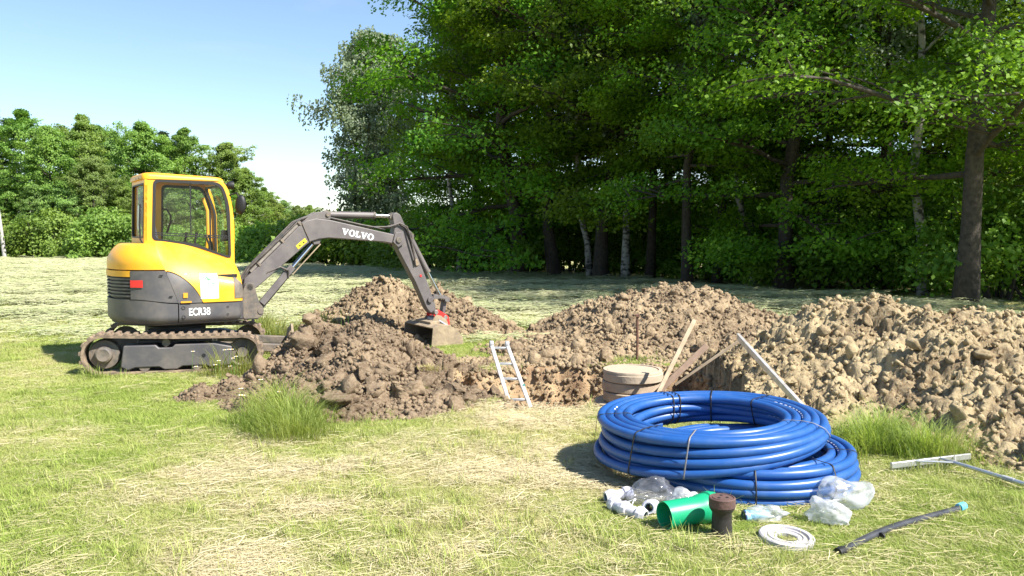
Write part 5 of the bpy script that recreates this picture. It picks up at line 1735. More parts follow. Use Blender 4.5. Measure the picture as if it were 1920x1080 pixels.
for k, y in enumerate((-0.075, -0.04, 0.02, 0.06)):
    g = G(); g.tube([(0.80, y, 1.02), (0.92, y, 1.20), (1.3, y, 1.545), (1.62, y, 1.835), (1.80, y, 1.90), (2.1, y, 1.845), (2.5, y, 1.762), (2.85, y, 1.70)] if k % 2 == 0 else [(0.82, y, 1.0), (1.0, y, 1.27), (1.55, y, 1.80), (1.72, y, 1.87), (2.05, y, 1.855), (2.7, y, 1.72), (2.95, y, 1.72)], 0.013, 6)
    obj('hose', g, HOSE, boom)
for (x, z) in ((1.045, 1.22), (1.36, 1.525), (1.60, 1.76)):
    g = G(); g.box((x, 0, z + 0.02), (0.03, 0.21, 0.06), (0, R(-43), 0)); obj('hose_clamp', g, IRON, boom)
g = G(); g.bar((1.625, -0.104, 1.79), (1.735, -0.104, 1.53), 0.006, 0.02, up=(0, 1, 0)); obj('weld_seam', g, IRON, boom)
# VOLVO lettering drawn as broad serif capitals on the boom side
def letter(ch):
    if ch == 'V':
        return [[(0.0, 1.0), (0.46, 1.0), (0.46, 0.88), (0.40, 0.86), (0.60, 0.36), (0.76, 0.86), (0.68, 0.88), (0.68, 1.0), (1.02, 1.0), (1.02, 0.88), (0.94, 0.86), (0.60, 0.0), (0.42, 0.0), (0.08, 0.86), (0.0, 0.88)]], 1.02
    if ch == 'L':
        return [[(0.0, 1.0), (0.46, 1.0), (0.46, 0.88), (0.36, 0.86), (0.36, 0.16), (0.56, 0.16), (0.68, 0.36), (0.80, 0.36), (0.80, 0.0), (0.0, 0.0), (0.0, 0.12), (0.10, 0.14), (0.10, 0.86), (0.0, 0.88)]], 0.80
    ring = []
    n = 24
    for k in range(n):
        a0, a1 = 2 * math.pi * k / n, 2 * math.pi * (k + 1) / n
        ring.append([(0.52 + 0.52 * math.cos(a0), 0.5 + 0.53 * math.sin(a0)), (0.52 + 0.52 * math.cos(a1), 0.5 + 0.53 * math.sin(a1)), (0.52 + 0.25 * math.cos(a1), 0.5 + 0.36 * math.sin(a1)), (0.52 + 0.25 * math.cos(a0), 0.5 + 0.36 * math.sin(a0))])
    return ring, 1.04
u = 0.0
widths = [letter(c)[1] for c in 'VOLVO']
tot = sum(widths) + 0.06 * 4
P0, P1 = Vector((2.185, 1.632)), Vector((2.655, 1.540))
dv = (P1 - P0).normalized(); nv = Vector((-dv.y, dv.x))
kx = (P1 - P0).length / tot; hh_ = 0.088
for c, w_ in zip('VOLVO', widths):
    polys, _ = letter(c)
    g = G()
    for poly in polys:
        g.add([((P0 + dv * (u + a) * kx + nv * b * hh_).x, -0.1035, (P0 + dv * (u + a) * kx + nv * b * hh_).y) for a, b in poly], [tuple(range(len(poly)))])
    obj('letter', g, WHITE, boom, smooth=0)
    u += w_ + 0.06
dec = [(1.538, 1.480), (1.663, 1.582), (1.696, 1.534), (1.570, 1.432)]
g = G(); g.add([(x, -0.1035, z) for x, z in dec], [(0, 1, 2, 3)]); wd = obj('warning_decal', g, YDEC, boom, smooth=0)
g = G()
for (fa, fb) in ((0.28, 0.5), (0.70, 0.5)):
    a = Vector(dec[0]).lerp(Vector(dec[1]), fa); b = Vector(dec[3]).lerp(Vector(dec[2]), fa); c = a.lerp(b, fb)
    e1 = (Vector(dec[1]) - Vector(dec[0])).normalized() * 0.017; e2 = Vector((-e1.y, e1.x))
    g.add([(q.x, -0.105, q.y) for q in (c - e1 - e2, c + e1 - e2, c + e2)], [(0, 1, 2)])
obj('warning_mark', g, BLACK, wd, smooth=0)
def pin(x, z, r, w, m=IRON, parent=boom, name='pin'):
    g = G(); g.disc((x, z), r, -w, w, 20); o = obj(name, g, m, parent, bevel=0.004); return o
pin(0.895, 0.945, 0.045, 0.17); pin(3.035, 1.548, 0.042, 0.145); pin(1.99, 1.90, 0.028, 0.115)
# swing post
g = G()
for y in (-0.15, 0.15):
    g.prism(roundpoly([(0.80, 0.90), (0.85, 1.01), (0.95, 1.0), (1.01, 0.75), (1.075, 0.66), (1.06, 0.56), (0.98, 0.53), (0.80, 0.53)], 0.04), y - 0.02, y + 0.02)
g.prism([(0.70, 0.52), (1.0, 0.52), (1.0, 0.62), (0.86, 0.72), (0.70, 0.72)], -0.16, 0.16)
post = obj('swing_post', g, IRON, ex, bevel=0.006)
g = G(); g.box((0.70, 0, 0.70), (0.22, 0.34, 0.34)); obj('post_bracket', g, GREY, ex, bevel=0.02)
for x, z in ((1.028, 0.625),):
    pin(x, z, 0.04, 0.18, parent=post)
for k in range(3):
    g = G(); g.tube([(0.72, -0.08 + 0.07 * k, 0.85), (0.86, -0.10 + 0.07 * k, 0.80), (0.93, -0.09 + 0.07 * k, 0.93), (0.96, -0.07 + 0.06 * k, 1.05)], 0.015, 6); obj('hose', g, HOSE, post)

def ram(name, a, b, c, r1, r2, parent, y=0.0):
    """barrel from a to b, chromed rod on to c"""
    P = lambda q: (q[0], y, q[1])
    g = G(); g.tube([P(a), P(b)], r1, 16); o = obj(name, g, BOOMG, parent)
    d = (Vector(b) - Vector(a)).normalized()
    e = Vector(b) + d * 0.03
    g = G(); g.tube([P(b), P(e)], r1 * 1.15, 16); obj('gland', g, IRON, o)
    g = G(); g.tube([P(b), P(c)], r2, 12); obj('rod', g, CHROME, o)
    g = G(); g.disc(a, r1 * 1.25, y - 0.05, y + 0.05, 16); g.disc(c, r2 * 1.9, y - 0.045, y + 0.045, 16); obj('eye', g, IRON, o)
    return o
bc = ram('boom_ram', (1.03, 0.63), (1.44, 1.10), (1.835, 1.535), 0.052, 0.028, ex, 0.0)
g = G(); g.bar((1.07, -0.075, 0.72), (1.50, -0.075, 1.20), 0.02, 0.09); obj('ram_guard', g, BOOMG, bc, bevel=0.005)
g = G(); g.bar((1.50, -0.05, 1.09), (1.90, -0.05, 1.50), 0.012, 0.014); obj('ram_pipe', g, MUDSTEEL, bc)
g = G(); g.tube([(1.02, -0.06, 0.98), (1.15, -0.09, 1.13), (1.32, -0.10, 1.20), (1.43, -0.10, 1.15), (1.43, -0.08, 1.04)], 0.016, 8); obj('hose', g, HOSE, bc)
g = G(); g.prism([(1.76, 1.60), (1.92, 1.60), (1.88, 1.50), (1.80, 1.49)], -0.07, 0.07); obj('ram_lug', g, BOOMG, boom, bevel=0.006)
ac = ram('arm_ram', (2.0, 1.905), (2.696, 1.897), (2.985, 1.888), 0.046, 0.026, ex, 0.0)
arm_p = roundpoly([(2.965, 1.90), (3.02, 1.95), (3.09, 1.915), (3.165, 1.76), (3.295, 1.455), (3.495, 0.985), (3.655, 0.56), (3.64, 0.47), (3.57, 0.455), (3.505, 0.53), (3.325, 0.92), (3.02, 1.46), (2.975, 1.55), (2.995, 1.72)], 0.03, 4)
g = G(); g.prism(arm_p, -0.075, 0.075); arm = obj('arm', g, BOOMG, ex, bevel=0.010)
g = G(); g.prism([(2.99, 1.66), (3.10, 1.66), (3.13, 1.50), (3.03, 1.44), (2.95, 1.52)], -0.125, -0.103); g.prism([(2.99, 1.66), (3.10, 1.66), (3.13, 1.50), (3.03, 1.44), (2.95, 1.52)], 0.103, 0.125)
obj('pivot_plate', g, BOOMG, arm, bevel=0.005)
bk = ram('bucket_ram', (3.265, 1.60), (3.545, 1.09), (3.79, 0.66), 0.042, 0.024, ex, 0.0)
g = G(); g.prism([(3.12, 1.78), (3.28, 1.66), (3.30, 1.56), (3.22, 1.55)], -0.05, 0.05); obj('ram_lug', g, BOOMG, arm, bevel=0.005)
for k in range(4):
    y = -0.11 + 0.035 * k
    g = G(); g.tube([(2.70, y * 0.6, 1.735), (2.90, y, 1.735), (3.06, y, 1.79), (3.17, y - 0.01, 1.74 - 0.03 * k), (3.23 + 0.02 * k, y - 0.02, 1.55), (3.29 + 0.02 * k, y, 1.30), (3.31 + 0.03 * k, y + 0.01, 1.18)], 0.012, 7); obj('hose', g, HOSE, arm)
g = G(); g.box((3.335, -0.085, 1.22), (0.05, 0.03, 0.09), (0, R(-25), 0)); obj('hose_clamp', g, MUDSTEEL, arm)
g = G(); g.disc((3.405, 1.02), 0.017, -0.085, 0.085, 12); obj('red_cap', g, RED, arm)
# linkage
for y in (-0.095, 0.095):
    lk = G()
    arcp = [(3.55, 0.66), (3.60, 0.69), (3.69, 0.70), (3.78, 0.695), (3.83, 0.655)]
    for a, b in zip(arcp, arcp[1:]):
        lk.bar((a[0], y, a[1]), (b[0], y, b[1]), 0.02, 0.055, up=(0, 0, 1))
    lk.disc((3.55, 0.66), 0.042, y - 0.014, y + 0.014, 18); lk.disc((3.83, 0.652), 0.042, y - 0.014, y + 0.014, 18)
    obj('guide_link', lk, BOOMG, ex, bevel=0.003)
g = G(); g.bar((3.83, 0, 0.652), (3.785, 0, 0.40), 0.11, 0.05, up=(1, 0, 0)); obj('bucket_link', g, BOOMG, ex, bevel=0.008)
g = G()
for y in (-0.115, 0.115):
    g.prism(roundpoly([(3.585, 0.44), (3.66, 0.515), (3.84, 0.405), (3.86, 0.275), (3.76, 0.27), (3.66, 0.31)], 0.025, 4), y - 0.012, y + 0.012)
cp = obj('quick_coupler', g, RED, ex, bevel=0.003)
g = G(); g.lathe([(0, -0.14), (0.062, -0.14), (0.07, -0.12), (0.07, 0.12), (0.062, 0.14), (0, 0.14)], 22, 'Y', (3.655, 0, 0.345)); obj('coupler_hub', g, STEEL, cp)
g = G(); g.bar((3.655, -0.136, 0.36), (3.86, -0.13, 0.235), 0.02, 0.07, up=(0, 1, 0)); obj('coupler_plate', g, mat('blue_grey_paint', (0.30, 0.36, 0.50), 0.6, col2=(0.42, 0.40, 0.38), scale=14), cp)
for x, z in ((3.63, 0.475), (3.785, 0.385)):
    pin(x, z, 0.034, 0.14, STEEL, cp)
# wide ditching bucket, open towards the machine
shell = [(3.40, 0.285), (3.50, 0.325), (3.66, 0.31), (3.79, 0.24), (3.875, 0.13), (3.89, 0.03), (3.84, -0.05), (3.72, -0.085), (3.36, -0.075)]
BW = 0.47
g = G()
inn = []
for i, p in enumerate(shell):
    a = Vector(shell[max(0, i - 1)]); b = Vector(shell[min(len(shell) - 1, i + 1)])
    d = (b - a).normalized(); nrm = Vector((d.y, -d.x))
    inn.append(Vector(p) + nrm * 0.018)
n_ = len(shell)
v = [(p[0], y, p[1]) for y in (-BW, BW) for p in shell] + [(p.x, y, p.y) for y in (-BW, BW) for p in inn]
f = []
for i in range(n_ - 1):
    f += [(i, i + 1, n_ + i + 1, n_ + i), (2 * n_ + i, 3 * n_ + i, 3 * n_ + i + 1, 2 * n_ + i + 1)]
f += [(0, n_, 3 * n_, 2 * n_), (n_ - 1, 3 * n_ - 1, 4 * n_ - 1, 2 * n_ - 1)]
f += [(i, 2 * n_ + i, 2 * n_ + i + 1, i + 1) for i in range(n_ - 1)] + [(n_ + i, n_ + i + 1, 3 * n_ + i + 1, 3 * n_ + i) for i in range(n_ - 1)]
g.add(v, f)
bucket = obj('bucket', g, MUDSTEEL, ex)
for s in (-1, 1):
    g = G(); g.prism([(p[0] + (0.004 if i else 0), p[1]) for i, p in enumerate(shell)], s * BW - 0.012, s * BW + 0.012); obj('side_plate', g, MUDSTEEL, bucket, bevel=0.003)
g = G(); g.box((3.345, 0, -0.078), (0.13, 2 * BW + 0.04, 0.022)); obj('cutting_edge', g, STEEL, bucket, bevel=0.004)
g = G(); g.box((3.55, 0, 0.33), (0.16, 0.5, 0.05), (0, R(-5), 0)); obj('top_plate', g, MUDSTEEL, bucket, bevel=0.01)
for y in (-0.14, 0.14):
    g = G(); g.prism([(3.53, 0.32), (3.62, 0.44), (3.70, 0.42), (3.80, 0.34), (3.84, 0.22), (3.70, 0.29)], y - 0.012, y + 0.012); obj('bucket_ear', g, MUDSTEEL, bucket, bevel=0.003)

# ================================================================== things round the hole
CONC = mat('old_concrete', (0.42, 0.33, 0.235), 0.9, col2=(0.33, 0.25, 0.18), scale=5, bump=0.4)
CONC2 = mat('pale_concrete', (0.44, 0.35, 0.255), 0.9, col2=(0.38, 0.31, 0.23), scale=6, bump=0.3)
ALU = mat('aluminium', (0.70, 0.71, 0.73), 0.38, 0.75, col2=(0.55, 0.54, 0.53), scale=14)
ALUD = mat('dusty_aluminium', (0.60, 0.59, 0.58), 0.5, 0.35, col2=(0.42, 0.38, 0.33), scale=9)
WOOD = mat('pale_wood', (0.50, 0.39, 0.27), 0.8, col2=(0.38, 0.28, 0.18), scale=7)
WOODD = mat('dark_wood', (0.17, 0.115, 0.08), 0.85, col2=(0.26, 0.18, 0.13), scale=7)
RUST = mat('rusty_iron', (0.11, 0.06, 0.042), 0.9, col2=(0.19, 0.095, 0.06), scale=12, bump=0.3)

mh = empty('manhole_shaft', (1.385, 9.72, -0.88))
tag(mh, 'round concrete manhole shaft of stacked rings standing in the hole', 'manhole')
z = 0.0
for k, (r, h) in enumerate(((0.44, 0.62), (0.345, 0.12), (0.335, 0.115), (0.34, 0.10))):
    g = G(); g.lathe([(0, z + 0.004), (r - 0.008, z + 0.004), (r, z + 0.012), (r, z + h - 0.012), (r - 0.008, z + h - 0.004), (0, z + h - 0.004)], 40)
    o = obj('ring', g, CONC if k < 2 else CONC2 if k == 3 else CONC, mh, loc=(0.012 * math.sin(k * 2.3), 0.012 * math.cos(k * 3.1), 0))
    z += h
g = G(); g.lathe([(0, z + 0.022), (0.20, z + 0.026), (0.285, z + 0.022), (0.29, z + 0.004), (0.296, z + 0.004), (0.30, z + 0.028), (0.335, z + 0.028), (0.34, z + 0.018), (0.34, z - 0.002), (0, z - 0.002)], 48)
obj('cover', g, CONC2, mh)

# ladder standing in the hole
lad = empty('ladder', (0.10, 8.95, -0.75))
tag(lad, 'short aluminium ladder with hinged top standing in the hole', 'ladder')
A0, A1 = Vector((-0.02, 9.38, 0.45)), Vector((0.125, 8.78, -0.75))    # top and foot of the middle line
A0 = spot(936, 646, 9.45); A1v = spot(972, 752, 9.05)
A1 = A0 + (A1v - A0) * 2.05
offs = Vector((0.10, 8.95, -0.75))
side = Vector((1, 0.15, -0.05)).normalized()
def rail_pt(t, s):
    w = 0.088 + 0.038 * min(1.0, t * 2.05)
    return A0.lerp(A1, t) + side * s * w - offs
for s in (-1, 1):
    g = G(); g.bar(rail_pt(0.02, s), rail_pt(1.0, s), 0.042, 0.065, up=(0, -1, 0.3)); rl = obj('rail', g, ALUD, lad, bevel=0.006)
    g = G(); q = rail_pt(0.0, s)
    mt = side.to_track_quat('Z', 'Y').to_matrix()
    g.lathe([(0, -0.022), (0.038, -0.022), (0.042, -0.015), (0.042, 0.015), (0.038, 0.022), (0.018, 0.022), (0.016, 0.012), (0, 0.012)], 20, 'Z', q, mt)
    obj('hinge', g, mat('grey_hinge', (0.30, 0.30, 0.31), 0.5), lad)
for t in (0.03, 0.17, 0.30, 0.475, 0.64, 0.80):
    g = G(); g.bar(rail_pt(t, -1), rail_pt(t, 1), 0.028, 0.024); obj('rung', g, ALU, lad, bevel=0.003)
g = G(); q = rail_pt(0.36, 1) + Vector((0.004, -0.036, 0.0)); g.box(q, (0.022, 0.004, 0.06)); obj('sticker', g, mat('teal_print', (0.08, 0.35, 0.30), 0.6), lad)

# steel rod behind the manhole
rp0 = spot(1195, 592, 10.9)
g = G(); g.tube([(0, 0, -0.35), (0.004, 0, 0.3), (0, 0, rp0.z)], 0.016, 8); g.box((0, 0, rp0.z), (0.05, 0.05, 0.03))
tag(obj('steel_rod', g, RUST, loc=(rp0.x, 10.9, 0)), 'thin rusty steel rod standing upright behind the manhole', 'rod')

def stake(name, p_top, p_bot, w, h, m, label, cat):
    p_top, p_bot = Vector(p_top), Vector(p_bot)
    g = G(); g.bar((0, 0, 0), p_top - p_bot, w, h, up=(0, -1, 0.2))
    return tag(obj(name, g, m, loc=p_bot, bevel=0.004), label, cat)
def longer(a, b, k): return a + (b - a) * k
t1, b1 = spot(1302, 600, 9.2), spot(1235, 735, 8.95)
stake('wooden_plank', t1, longer(t1, b1, 1.35), 0.045, 0.02, WOOD, 'pale thin wooden plank leaning up out of the hole', 'plank')
t2, b2 = spot(1325, 648, 9.3), spot(1255, 715, 9.1)
stake('wooden_post', t2, longer(t2, b2, 1.5), 0.065, 0.04, WOODD, 'short dark wooden post leaning beside the pale plank', 'post')
t3, b3 = spot(1388, 637, 9.1), spot(1300, 698, 9.2)
stake('wooden_lath', t3, longer(t3, b3, 1.4), 0.03, 0.02, WOOD, 'narrow pale lath leaning at the top of the metal straightedge', 'lath')
t4, b4 = spot(1384, 631, 8.6), ground_spot(1582, 852)
stake('straightedge', t4, Vector((b4.x, b4.y, 0.01)), 0.03, 0.075, ALUD, 'long aluminium straightedge leaning from the clay heap down behind the coils', 'straightedge')

# ================================================================== the blue pipe coils
BLUE = mat('blue_pipe', (0.016, 0.085, 0.30), 0.36, col2=(0.05, 0.12, 0.30), scale=6, spec=0.5, contrast=(0.45, 0.85), detail=10)
STRAP = mat('dark_strap', (0.02, 0.018, 0.017), 0.5)
STRAPL = mat('light_strap', (0.22, 0.21, 0.22), 0.45)
def coil(center, rings, pr, tilt, label, straps, name='pipe_coil', n=72):
    e = empty(name, center, tilt)
    tag(e, label, 'pipe coil', 'blue pipe coils')
    pts = []
    m = len(rings)
    rs = np.random.RandomState(len(label))
    rings = [q if len(q) == 5 else (*q, 0.0) for q in rings]
    for i, (r, z, ox, oy, tl) in enumerate(rings):
        r2, z2, ox2, oy2, tl2 = rings[min(m - 1, i + 1)]
        ph = rs.rand() * 6.28
        for k in range(n):
            t = k / n
            b = max(0.0, (t - 0.80) / 0.20); b = b * b * (3 - 2 * b)
            a = 2 * math.pi * t + 2.0
            wob = 0.006 * math.sin(2 * a + ph) * math.sin(math.pi * t)
            zz = 0.004 * math.sin(3 * a + ph * 2) * math.sin(math.pi * t)
            R_ = r + (r2 - r) * b + wob
            pts.append(((ox + (ox2 - ox) * b) + R_ * math.cos(a), (oy + (oy2 - oy) * b) + R_ * math.sin(a), z + (z2 - z) * b + zz + (tl + (tl2 - tl) * b) * (R_ * math.cos(a))))
    g = G(); g.tube(pts, pr, 14)
    pipe = obj('pipe', g, BLUE, e, smooth=60)
    # printed line of dashes on the inner side of some turns, and a black disc painted as the shade inside the pipe end
    g = G()
    for i in range(1, m, 3):
        for k in range(8, n - 16):
            if (k // 5 + i) % 3 == 0: continue
            p, q = Vector(pts[i * n + k]), Vector(pts[i * n + k + 1])
            q = p.lerp(q, 0.55)
            off = [Vector((-v.x, -v.y, 0)).normalized() * (pr * 0.80) + Vector((0, 0, pr * 0.62)) for v in (p, q)]
            up = Vector((0, 0, 0.0022)) + Vector((p.x, p.y, 0)).normalized() * 0.0026
            g.add([p + off[0] * 1.012 - up, q + off[1] * 1.012 - up, q + off[1] * 1.012 + up, p + off[0] * 1.012 + up], [(0, 1, 2, 3)])
    obj('print', g, WHITE, pipe, smooth=0)
    dv_ = (Vector(pts[-1]) - Vector(pts[-2])).normalized()
    g = G(); g.tube([Vector(pts[-1]) - dv_ * 0.001, Vector(pts[-1]) + dv_ * 0.002], pr * 0.82, 14); obj('dark_end_disc', g, BLACK, pipe)
    # each strap is drawn tight round the bundle: hull of the pipe sections at that angle
    for (deg, m_, tw) in straps:
        a = R(deg)
        sec = []
        P = np.array(pts)
        ang = np.arctan2(P[:, 1], P[:, 0])
        sel = np.abs((ang - a + math.pi) % (2 * math.pi) - math.pi) < 0.05
        for q in P[sel]:
            rr = math.hypot(q[0], q[1])
            for k in range(12):
                b = 2 * math.pi * k / 12
                sec.append((rr + (pr + 0.004) * math.cos(b), q[2] + (pr + 0.004) * math.sin(b)))
        sec = sorted(set(sec))
        def half(ps):
            h = []
            for p in ps:
                while len(h) >= 2 and (h[-1][0] - h[-2][0]) * (p[1] - h[-2][1]) - (h[-1][1] - h[-2][1]) * (p[0] - h[-2][0]) <= 0: h.pop()
                h.append(p)
            return h
        hull = half(sec)[:-1] + half(sec[::-1])[:-1]
        loop = []
        for i in range(len(hull)):
            p, q = hull[i], hull[(i + 1) % len(hull)]
            loop.append(p)
        skew = tw
        zm = sum(p[1] for p in loop) / len(loop)
        ca, sa = math.cos(a), math.sin(a)
        v = []
        w = 0.005
        for (rr, zz) in loop:
            sh = skew * (zz - zm)
            for s in (-1, 1):
                v.append((rr * ca - (sh + s * w) * sa, rr * sa + (sh + s * w) * ca, zz))
        nL = len(loop)
        g = G(); g.add(v, [(2 * i, 2 * i + 1, (2 * ((i + 1) % nL)) + 1, 2 * ((i + 1) % nL)) for i in range(nL)])
        o = obj('strap', g, m_, e)
        sm = o.modifiers.new('thick', 'SOLIDIFY'); sm.thickness = 0.002; sm.offset = 1.0
    return e

PRD = 0.0315
def layers(spec):
    out = []
    for k, (z, ox, radii, tl) in enumerate(spec):
        rr = radii if k % 2 == 0 else radii[::-1]
        out += [(r, z, ox, 0.0, tl * (r / 0.75)) for r in rr]
    return out
lower = layers([(0.032, 0.0, (0.50, 0.565, 0.63, 0.695), 0), (0.086, 0.01, (0.505, 0.57, 0.635, 0.70), 0), (0.140, 0.015, (0.50, 0.565, 0.63, 0.69), 0), (0.192, 0.04, (0.525, 0.59, 0.655), 0.01)])
coil((1.61, 5.80, gz1(1.61, 5.80) + 0.01), lower, PRD, (0, R(-0.8), 0), 'lower coil of blue plastic pipe lying flat on the grass', [(-100, STRAP, 0.0), (-58, STRAP, 0.25), (-20, STRAP, 0), (60, STRAP, 0), (150, STRAP, 0)])
upper = layers([(0.032, 0.0, (0.57, 0.635, 0.70, 0.765), 0.115), (0.086, 0.03, (0.56, 0.625, 0.69, 0.76), 0.09), (0.140, 0.035, (0.55, 0.615, 0.68, 0.745), 0.06), (0.196, -0.01, (0.545, 0.61, 0.675, 0.73), 0.015)])
coil((1.375, 5.93, gz1(1.4, 5.9) + 0.205), upper, PRD, (R(1.0), R(-0.8), 0), 'upper coil of blue plastic pipe lying tilted on the other coil', [(-112, STRAPL, 0.12), (-140, STRAP, 0.15), (-30, STRAPL, -0.6), (38, STRAP, 0), (74, STRAP, 0), (100, STRAP, 0), (106, STRAP, 0), (180, STRAP, 0.1)])

# ================================================================== small things on the grass
GREENP = mat('green_pvc', (0.010, 0.36, 0.165), 0.35, col2=(0.008, 0.31, 0.14), scale=4)
CAST = mat('black_cast_iron', (0.016, 0.014, 0.013), 0.6, col2=(0.034, 0.028, 0.025), scale=10, bump=0.2)
GREYP = mat('grey_plastic', (0.56, 0.55, 0.60), 0.45, col2=(0.48, 0.46, 0.50), scale=8)
LID = mat('rusty_lid', (0.125, 0.068, 0.058), 0.75, col2=(0.08, 0.045, 0.038), scale=16, bump=0.25)
DISC = mat('grey_disc', (0.46, 0.44, 0.45), 0.7, col2=(0.38, 0.36, 0.37), scale=10, bump=0.1)
BAG = glass_mat('clear_film', (0.90, 0.92, 0.94), 0.10, haze=0.36, rough=0.25)
BAGD = glass_mat('grey_film', (0.80, 0.82, 0.87), 0.10, haze=0.16, haze_col=(0.6, 0.62, 0.70), rough=0.10)
BAGW = glass_mat('milky_film', (0.86, 0.88, 0.92), 0.12, haze=0.45, haze_col=(0.86, 0.87, 0.90), rough=0.14)

# green pipe
a, b = ground_spot(1246, 1003), ground_spot(1352, 984)
axis = (Vector((b.x, b.y, 0)) - Vector((a.x, a.y, 0)))
L_ = 0.345; axis.normalize()
g = G()
r0 = 0.0775
prof = [(r0 - 0.005, 0.002), (r0, 0.0), (r0, 0.225), (r0 + 0.008, 0.24), (r0 + 0.008, 0.285), (r0 + 0.016, 0.292), (r0 + 0.016, 0.318), (r0 + 0.009, 0.325), (r0 + 0.009, 0.345), (r0 + 0.003, 0.345), (r0 + 0.003, 0.245), (r0 - 0.005, 0.23), (r0 - 0.005, 0.002)]
g.lathe(prof, 40, 'X')
gp = obj('green_pipe', g, GREENP, loc=(a.x, a.y + 0.02, gz1(a.x, a.y) + r0 + 0.016), rot=(0, R(-0.5), math.atan2(axis.y, axis.x)), smooth=35)
tag(gp, 'short green plastic sewer pipe with a socket lying on the grass', 'pipe')
# black cast iron surface box
vq = ground_spot(1357, 1019)
vb = empty('surface_box', (vq.x, vq.y + 0.05, gz1(vq.x, vq.y) - 0.01))
tag(vb, 'black cast iron valve box with a rusty round lid standing upright', 'valve box')
g = G(); g.lathe([(0, 0), (0.060, 0), (0.058, 0.02), (0.054, 0.12), (0.053, 0.155), (0.066, 0.175), (0.069, 0.180), (0.069, 0.232), (0.064, 0.236), (0.060, 0.233), (0, 0.233)], 32)
obj('body', g, CAST, vb, smooth=35)
g = G(); g.lathe([(0.0635, 0.19), (0.0725, 0.19), (0.0725, 0.236), (0.068, 0.240), (0.062, 0.240), (0.061, 0.2365), (0.054, 0.2365), (0.053, 0.240), (0.0, 0.241)], 36)
vl = obj('lid', g, LID, vb, smooth=35)
for dx, dy in ((-0.022, -0.02), (0.024, -0.014), (0.0, 0.026)):
    g = G(); g.box((dx, dy, 0.241), (0.012, 0.016, 0.003)); obj('dark_slot_plate', g, BLACK, vl)  # flat black plates painted as the shade inside slots
# grey ring disc
dq = ground_spot(1474, 1022)
g = G(); g.lathe([(0.055, 0.008), (0.055, 0.026), (0.060, 0.030), (0.082, 0.030), (0.086, 0.036), (0.098, 0.036), (0.102, 0.028), (0.112, 0.028), (0.117, 0.040), (0.138, 0.042), (0.146, 0.036), (0.147, 0.004), (0.14, 0.0), (0.06, 0.0), (0.055, 0.008)], 48)
dz = gz1(dq.x, dq.y)
tag(obj('ring_disc', g, DISC, loc=(dq.x, dq.y, dz + 0.012), rot=(R(3), R(3), 0), smooth=30), 'flat grey ring with stepped rim and round hole on the grass', 'ring')

# couplings
def coupling(name, loc, rot, k, label):
    e = empty(name, loc, rot)
    tag(e, label, 'pipe fitting', 'grey pipe fittings in a heap')
    g = G(); g.lathe([(0.026, -0.05), (0.031, -0.05), (0.034, -0.03), (0.034, 0.03), (0.031, 0.05), (0.026, 0.05), (0.026, -0.05)], 24, 'X'); obj('body', g, GREYP, e)
    for s in (-1, 1):
        g = G(); pr = [(0.026, 0.030), (0.043, 0.032), (0.047, 0.038), (0.047, 0.062), (0.043, 0.070), (0.037, 0.088), (0.033, 0.090), (0.028, 0.088), (0.026, 0.07), (0.026, 0.030)]
        g.lathe([(r, s * z) for r, z in pr], 12, 'X')
        obj('nut', g, GREYP, e, smooth=20)
        g = G(); g.lathe([(0.0265, s * 0.05), (0.0265, s * 0.084), (0.0225, s * 0.084), (0.0225, s * 0.05)], 20, 'X'); obj('seal_ring', g, mat('blue_grey_rubber', (0.12, 0.20, 0.24), 0.6), e)
    return e
c1 = ground_spot(1162, 966); c2 = ground_spot(1192, 975); c3 = ground_spot(1168, 950); c4 = ground_spot(1205, 968)
coupling('pipe_fitting', (c1.x, c1.y, 0.05), (0.3, 0.05, R(118)), 0, 'grey plastic coupling at the left end of the fitting heap')
coupling('pipe_fitting', (c2.x - 0.02, c2.y, 0.05), (0.1, 0.12, R(-38)), 1, 'grey plastic coupling whose open end points at the green pipe')
coupling('pipe_fitting', (c3.x - 0.02, c3.y + 0.05, 0.055), (0.5, -0.1, R(15)), 2, 'grey plastic coupling lying at the back of the fitting heap')
coupling('pipe_fitting', (c4.x + 0.05, c4.y, 0.055), (0.2, 0.25, R(70)), 3, 'grey plastic coupling at the right end of the fitting heap')
g = G(); g.tube([(c1.x + 0.05, c1.y - 0.02, 0.05), (c1.x + 0.045, c1.y - 0.05, 0.10), (c1.x + 0.08, c1.y - 0.05, 0.115), (c1.x + 0.03, c1.y - 0.10, 0.03), (c1.x + 0.0, c1.y - 0.16, 0.01)], 0.003, 6)
tag(obj('tie_string', g, WHITE), 'thin white string lying over the grey couplings', 'string')

